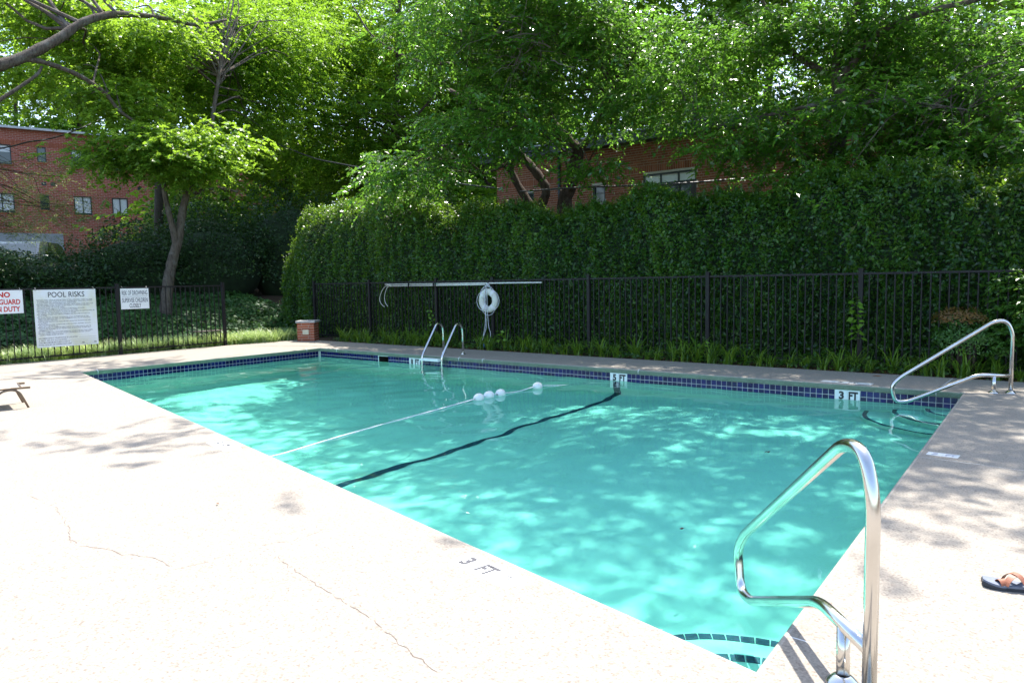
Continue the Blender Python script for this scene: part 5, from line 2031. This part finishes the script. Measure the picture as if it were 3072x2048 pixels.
def hedge_surface(x, th_):
    """th_ 0 = ground front, pi = ground back"""
    x, th_ = np.asarray(x, float), np.asarray(th_, float)
    e = np.clip((HX0 + 3.0 - x) / 3.0, 0, 1)
    k = np.sqrt(np.clip(1 - e ** 2.1, 0, 1))
    c_, s_ = np.cos(th_), np.sin(th_)
    pw = 0.42 + 0.38 * np.clip((-0.2 - x) / 3.5, 0, 1)
    yy = HYC - HYW * np.sign(c_) * np.abs(c_) ** pw * (0.25 + 0.75 * k)
    zz = hedge_top(x) * np.abs(s_) ** pw * (0.15 + 0.85 * k)
    bump_ = 0.13 * np.sin(1.7 * x + 2.0 * th_) + 0.09 * np.sin(4.1 * x + 3.3 * th_ + 1.0) + 0.06 * np.sin(9.3 * x - 7.0 * th_) + 0.045 * np.sin(19 * x + 13 * th_) + 0.03 * np.sin(31 * x - 23 * th_)
    yy = yy - bump_ * np.sign(c_) * np.abs(c_) ** 0.5
    zz = zz + bump_ * np.abs(s_)
    return np.stack([x, yy, zz], -1)


rg = np.random.default_rng(5)
hedge = thing('tall_hedge', (5.0, HYC, 0), 'tall dense clipped evergreen hedge with a rounded left end behind the fence', 'hedge')
ho = np.array([5.0, HYC, 0])
n = 185000
gxs = HX0 + 0.02 + (HX1 - HX0 - 0.02) * np.linspace(0, 1, 260)
gts = np.pi * (0.5 - 0.5 * np.cos(np.linspace(0.0, np.pi * 0.86, 260)))
GA, GB = np.meshgrid(gxs, gts, indexing='ij')
SG = hedge_surface(GA, GB)
ar = np.linalg.norm(np.cross(SG[1:, :-1] - SG[:-1, :-1], SG[:-1, 1:] - SG[:-1, :-1]), axis=-1)
ar = ar * np.where(GB[:-1, :-1] > 2.0, 0.2, 1.0) * np.interp(GA[:-1, :-1], [-6, 4, 13], [0.8, 1.0, 1.35]) * np.where(GA[:-1, :-1] > 13.6, 0.3, 1.0)
cdf = np.cumsum(ar.ravel()) / ar.sum()
pk = np.searchsorted(cdf, rg.random(n))
ia, ib = np.unravel_index(np.minimum(pk, ar.size - 1), ar.shape)
x = gxs[ia] + (gxs[ia + 1] - gxs[ia]) * rg.random(n)
tt = gts[ib] + (gts[ib + 1] - gts[ib]) * rg.random(n)
p = hedge_surface(x, tt)
eps = 0.02
dx = hedge_surface(x + eps, tt) - p
dt = hedge_surface(x, tt + eps) - p
nrm = unit(np.cross(dt, dx))
mid_ = np.stack([x, np.full(n, HYC), np.full(n, 1.2)], -1)
nrm = nrm * np.sign(np.sum(nrm * (p - mid_), 1, keepdims=True))
p = p - nrm * (0.16 * rg.random(n) ** 1.5)[:, None]
nn = unit(nrm + rg.normal(size=(n, 3)) * 0.55 + np.array([0, 0, 0.45]))
ld_ = unit(np.cross(nn, rg.normal(size=(n, 3))) + nrm * 0.45)
sc = rg.uniform(0.5, 1.3, n)
V, F = leaf_quads(p - ho, ld_, nn, 0.072 * sc, 0.038 * sc)
tag(link('foliage', np_mesh('foliage', V, F, M_leaf_hedge), hedge), kind='stuff')
# fresh shoots standing out of the clipped top
m_ = 2600
xi = HX0 + 0.4 + (HX1 - HX0 - 0.4) * rg.random(m_)
ti = math.pi * (0.30 + 0.4 * rg.random(m_))
sp = hedge_surface(xi, ti)
sd = unit(rg.normal(size=(m_, 3)) * 0.4 + np.array([0, -0.1, 1.0]))
LV = []
for q_ in range(6):
    LV.append((sp + sd * (0.03 + 0.028 * q_), unit(rg.normal(size=(m_, 3)) + sd * 0.7)))
bs = np.concatenate([a for a, b in LV])
ds = np.concatenate([b for a, b in LV])
V, F = leaf_quads(bs - ho, ds, unit(rg.normal(size=ds.shape) * 0.5 + np.array([0, 0, 1])), np.full(len(bs), 0.055), np.full(len(bs), 0.026))
tag(link('fresh_shoots', np_mesh('fresh_shoots', V, F, M_leaf_hedge), hedge), kind='stuff')
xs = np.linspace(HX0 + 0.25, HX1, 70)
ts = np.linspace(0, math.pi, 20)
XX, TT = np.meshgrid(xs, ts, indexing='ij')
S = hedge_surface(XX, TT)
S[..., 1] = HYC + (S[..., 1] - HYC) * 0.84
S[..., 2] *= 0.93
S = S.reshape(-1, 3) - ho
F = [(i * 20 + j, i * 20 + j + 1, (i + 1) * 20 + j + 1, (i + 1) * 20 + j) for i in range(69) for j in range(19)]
link('inner_core', np_mesh('inner_core', S, np.array(F), M_core, True), hedge)  # opaque dark shell added inside the leaves to block light

# low weeds and leaf litter between fence and deck
rg = np.random.default_rng(23)
n = 9000
x = -1.5 + 16.3 * rg.random(n)
y = 1.36 + 0.9 * rg.random(n) ** 0.8
hgt = 0.02 + 0.26 * rg.random(n) ** 2 * (0.4 + 0.6 * np.sin(2.3 * x) ** 2) * np.clip((y - 1.3) / 0.4, 0.1, 1)
nn = unit(np.array([0, -0.4, 1.0]) + rg.normal(size=(n, 3)) * 0.5)
sc = rg.uniform(0.5, 1.3, n)
V, F = leaf_quads(np.stack([x, y, hgt], -1), unit(np.cross(nn, rg.normal(size=(n, 3)))), nn, 0.065 * sc, 0.035 * sc)
tag(link('undergrowth', np_mesh('undergrowth', V, F, M_leaf_hedge)), 'low leafy weeds between the back fence and the deck', 'weeds', kind='stuff')
n = 2600
x = -1.5 + 16.3 * rg.random(n)
y = 1.32 + 0.6 * rg.random(n)
nn = unit(np.array([0, 0, 1.0]) + rg.normal(size=(n, 3)) * 0.25)
V, F = leaf_quads(np.stack([x, y, -0.022 + 0.03 * rg.random(n)], -1), unit(np.cross(nn, rg.normal(size=(n, 3)))), nn, 0.05 * rg.uniform(0.5, 1.4, n), 0.022 * rg.uniform(0.5, 1.4, n))
tag(link('leaf_litter', np_mesh('leaf_litter', V, F, M_rusty)), 'dry brown leaf litter along the back edge of the deck', 'leaf litter', kind='stuff')

# ------------------------------------------------------------------ ivy on the bank
rg = np.random.default_rng(21)
n = 42000
x = -9.6 + 5.0 * rg.random(n)
y = -9 + 12.5 * rg.random(n)
keep = x < -4.75 - 0.25 * np.sin(y * 2.3) + np.where(y > -1.2, 1.35, 0)
x = np.where(rg.random(n) < 0.25, x + 1.2, x)
keep = x < -4.75 - 0.25 * np.sin(y * 2.3) + np.where(y > -1.0, 1.3, 0)
x, y = x[keep], y[keep]
n = len(x)
z = terrain(x, y) + 0.04 + 0.20 * rg.random(n) * (0.5 + 0.5 * np.sin(3 * x + 2 * y) ** 2)
nn = unit(np.array([0.35, 0, 1.0]) + rg.normal(size=(n, 3)) * 0.4)
ld_ = unit(np.cross(nn, rg.normal(size=(n, 3))))
sc = rg.uniform(0.6, 1.3, n)
V, F = leaf_quads(np.stack([x, y, z], -1), ld_, nn, 0.105 * sc, 0.085 * sc)
tag(link('ivy', np_mesh('ivy', V, F, M_leaf_ivy)), 'dense ivy covering the bank behind the left fence', 'ivy', kind='stuff')


# ------------------------------------------------------------------ grasses
def blades(base, ang, length, width, arch, segs=4):
    """arching grass blades as tapered ribbons"""
    n = len(base)
    d = np.stack([np.cos(ang), np.sin(ang), np.zeros(n)], -1)
    sd = np.stack([-np.sin(ang), np.cos(ang), np.zeros(n)], -1)
    rows = []
    c_ = base.copy()
    for k in range(segs + 1):
        t = k / segs
        if k:
            ph = 0.12 + arch * 2.1 * (t - 0.5 / segs) ** 1.15
            st = length / segs
            c_ = c_ + d * (st * np.sin(ph))[:, None]
            c_[:, 2] += st * np.cos(ph)
        w = width * (1 - t ** 2.2) * 0.5 + 0.0006
        rows.append((c_ - sd * w[:, None], c_ + sd * w[:, None]))
    V = np.stack([r_ for pair in rows for r_ in pair], 1).reshape(-1, 3)
    m = 2 * (segs + 1)
    b = np.arange(n)[:, None] * m
    F = np.concatenate([b + np.array([[2 * k, 2 * k + 1, 2 * k + 3, 2 * k + 2]]) for k in range(segs)], 0)
    return V, F


rg = np.random.default_rng(31)
n = 15000
cl = 520
cx_ = -2.86 - 0.75 * rg.random(cl) ** 1.3 + 0.12
cy_ = -7.9 + 9.2 * rg.random(cl)
cx_ = np.where(cy_ > -0.6, cx_ + 0.28 * np.minimum(1, (cy_ + 0.6)), cx_)
ci = rg.integers(0, cl, n)
bs = np.stack([cx_[ci] + rg.normal(size=n) * 0.03, cy_[ci] + rg.normal(size=n) * 0.03, np.full(n, -0.03)], -1)
V, F = blades(bs, rg.uniform(0, 6.28, n), rg.uniform(0.26, 0.46, n), np.full(n, 0.010), rg.uniform(0.35, 1.0, n))
tag(link('liriope_border', np_mesh('liriope_border', V, F, M_lirio)), 'pale variegated border grass along the foot of the left fence', 'grass', kind='stuff')
n = 9000
bs = np.stack([-3.95 + 1.2 * rg.random(n), -9 + 6.2 * rg.random(n), np.full(n, -0.02)], -1)
V, F = blades(bs, rg.uniform(0, 6.28, n), rg.uniform(0.03, 0.07, n), np.full(n, 0.005), rg.uniform(0.2, 0.8, n), 2)
tag(link('lawn_grass', np_mesh('lawn_grass', V, F, M_bright)), 'small strip of bright mown lawn behind the large sign', 'grass', kind='stuff')

# daylily clumps along the back fence
protos = []
for k in range(6):
    rg = np.random.default_rng(400 + k)
    n = 20 + int(rg.integers(0, 14))
    bs = np.concatenate([rg.normal(size=(n, 2)) * 0.035, np.full((n, 1), -0.02)], 1)
    V, F = blades(bs, rg.uniform(0, 6.28, n), rg.uniform(0.34, 0.66, n), rg.uniform(0.014, 0.022, n), rg.uniform(0.5, 1.25, n), 7)
    protos.append(np_mesh('blades', V, F, M_blade))
rg = np.random.default_rng(41)
xx = -1.2
k = 0
while xx < 14.6:
    if not (2.9 < xx < 3.1):
        o = thing('daylily_clump', (xx, 1.38 + 0.26 * rg.random(), -0.01), 'arching daylily clump growing along the foot of the back fence', 'daylily', 'daylily clumps along the back fence', rg.uniform(0, 6.28))
        link('blades', protos[int(rg.integers(0, 6))], o)
        s_ = rg.uniform(0.55, 1.15)
        o.scale = (s_, s_, s_)
    xx += rg.uniform(0.14, 0.34)
    k += 1


def seedling(loc, h, n, ll, lw, mat, label, seed, cat='plant', spread=0.12, name='seedling'):
    rg = np.random.default_rng(seed)
    t = thing(name, loc, label, cat)
    mb = MB()
    top = np.array([rg.normal() * 0.05, rg.normal() * 0.04 - 0.03, h])
    path = smooth_path([(0, 0, -0.03), top * 0.5 + np.array([0.02, 0, 0]), top], 5)
    mb.tube(path, list(np.linspace(0.006, 0.002, len(path))), 5)
    mb.build('stem', M_bark2, t)
    f = (np.arange(n) + 0.5) / n
    f = 0.25 + 0.75 * f
    bs = top[None] * f[:, None]
    an = np.arange(n) * 2.4 + rg.uniform(0, 6)
    ld_ = np.stack([np.cos(an), np.sin(an), rg.normal(size=n) * 0.3 - 0.1], -1)
    bs = bs + ld_ * (spread * 0.35 * rg.random(n))[:, None]
    sc = rg.uniform(0.7, 1.2, n)
    nn = unit(rg.normal(size=(n, 3)) * 0.35 + np.array([0.1, -0.5, 0.8]))
    V, F = leaf_quads(bs, ld_, nn, ll * sc, lw * sc)
    link('leaves', np_mesh('leaves', V, F, mat), t)
    return t


seedling((10.63, 1.80, 0.22), 0.85, 36, 0.115, 0.07, M_bright, 'bright yellow-green vine climbing the fence post right of centre', 51, name='climbing_vine')
seedling((3.98, 1.52, 0.0), 0.42, 14, 0.10, 0.07, M_bright, 'young broad-leaved seedling right of the ring buoy rope', 52)
seedling((8.30, 1.58, 0.0), 0.34, 16, 0.085, 0.045, M_bright, 'small leafy seedling among the daylilies below the middle post', 53)
seedling((6.2, 1.62, 0.0), 0.45, 26, 0.075, 0.03, M_nandina, 'feathery green seedling among the daylilies left of centre', 54)
seedling((1.9, 1.66, 0.3), 0.55, 18, 0.08, 0.05, M_bright, 'pale vine shoot on the fence left of the ladder', 55)
# nandina bushes at the right
shrub('nandina_bush', (12.05, 1.72, 0.30), (0.42, 0.24, 0.42), 'feathery green bush beside the far right hand rail', M_nandina, 61, 2600, 0.055, 0.018, core=0)
tree('nandina_bush', (12.75, 1.72, -0.02), 'tall feathery green bush hiding the fence at the right edge', [([np.array([12.75, 1.72, -0.02]), np.array([12.72, 1.70, 0.6]), np.array([12.78, 1.66, 1.3])], 0.014, 0.006), ([np.array([12.80, 1.74, -0.02]), np.array([12.95, 1.72, 0.7]), np.array([13.0, 1.7, 1.4])], 0.014, 0.006)],
     [W(12.62, 1.68, 1.25, 0.30, 0.2, 0.22), W(12.85, 1.66, 0.95, 0.32, 0.2, 0.3), W(12.72, 1.62, 0.6, 0.26, 0.18, 0.25), W(13.1, 1.7, 1.3, 0.3, 0.2, 0.3)], M_nandina, M_bark2, 62, 110, 5, 11, 0.075, 0.030, branches=40, cat='bush', droop=0.3, spread=0.10, twig_len=0.24, flat=0.6, shell=0.3)
shrub('rusty_bush', (11.95, 1.70, 0.72), (0.30, 0.16, 0.16), 'rusty brown young growth above the feathery bush', M_rusty, 63, 900, 0.05, 0.016, core=0)
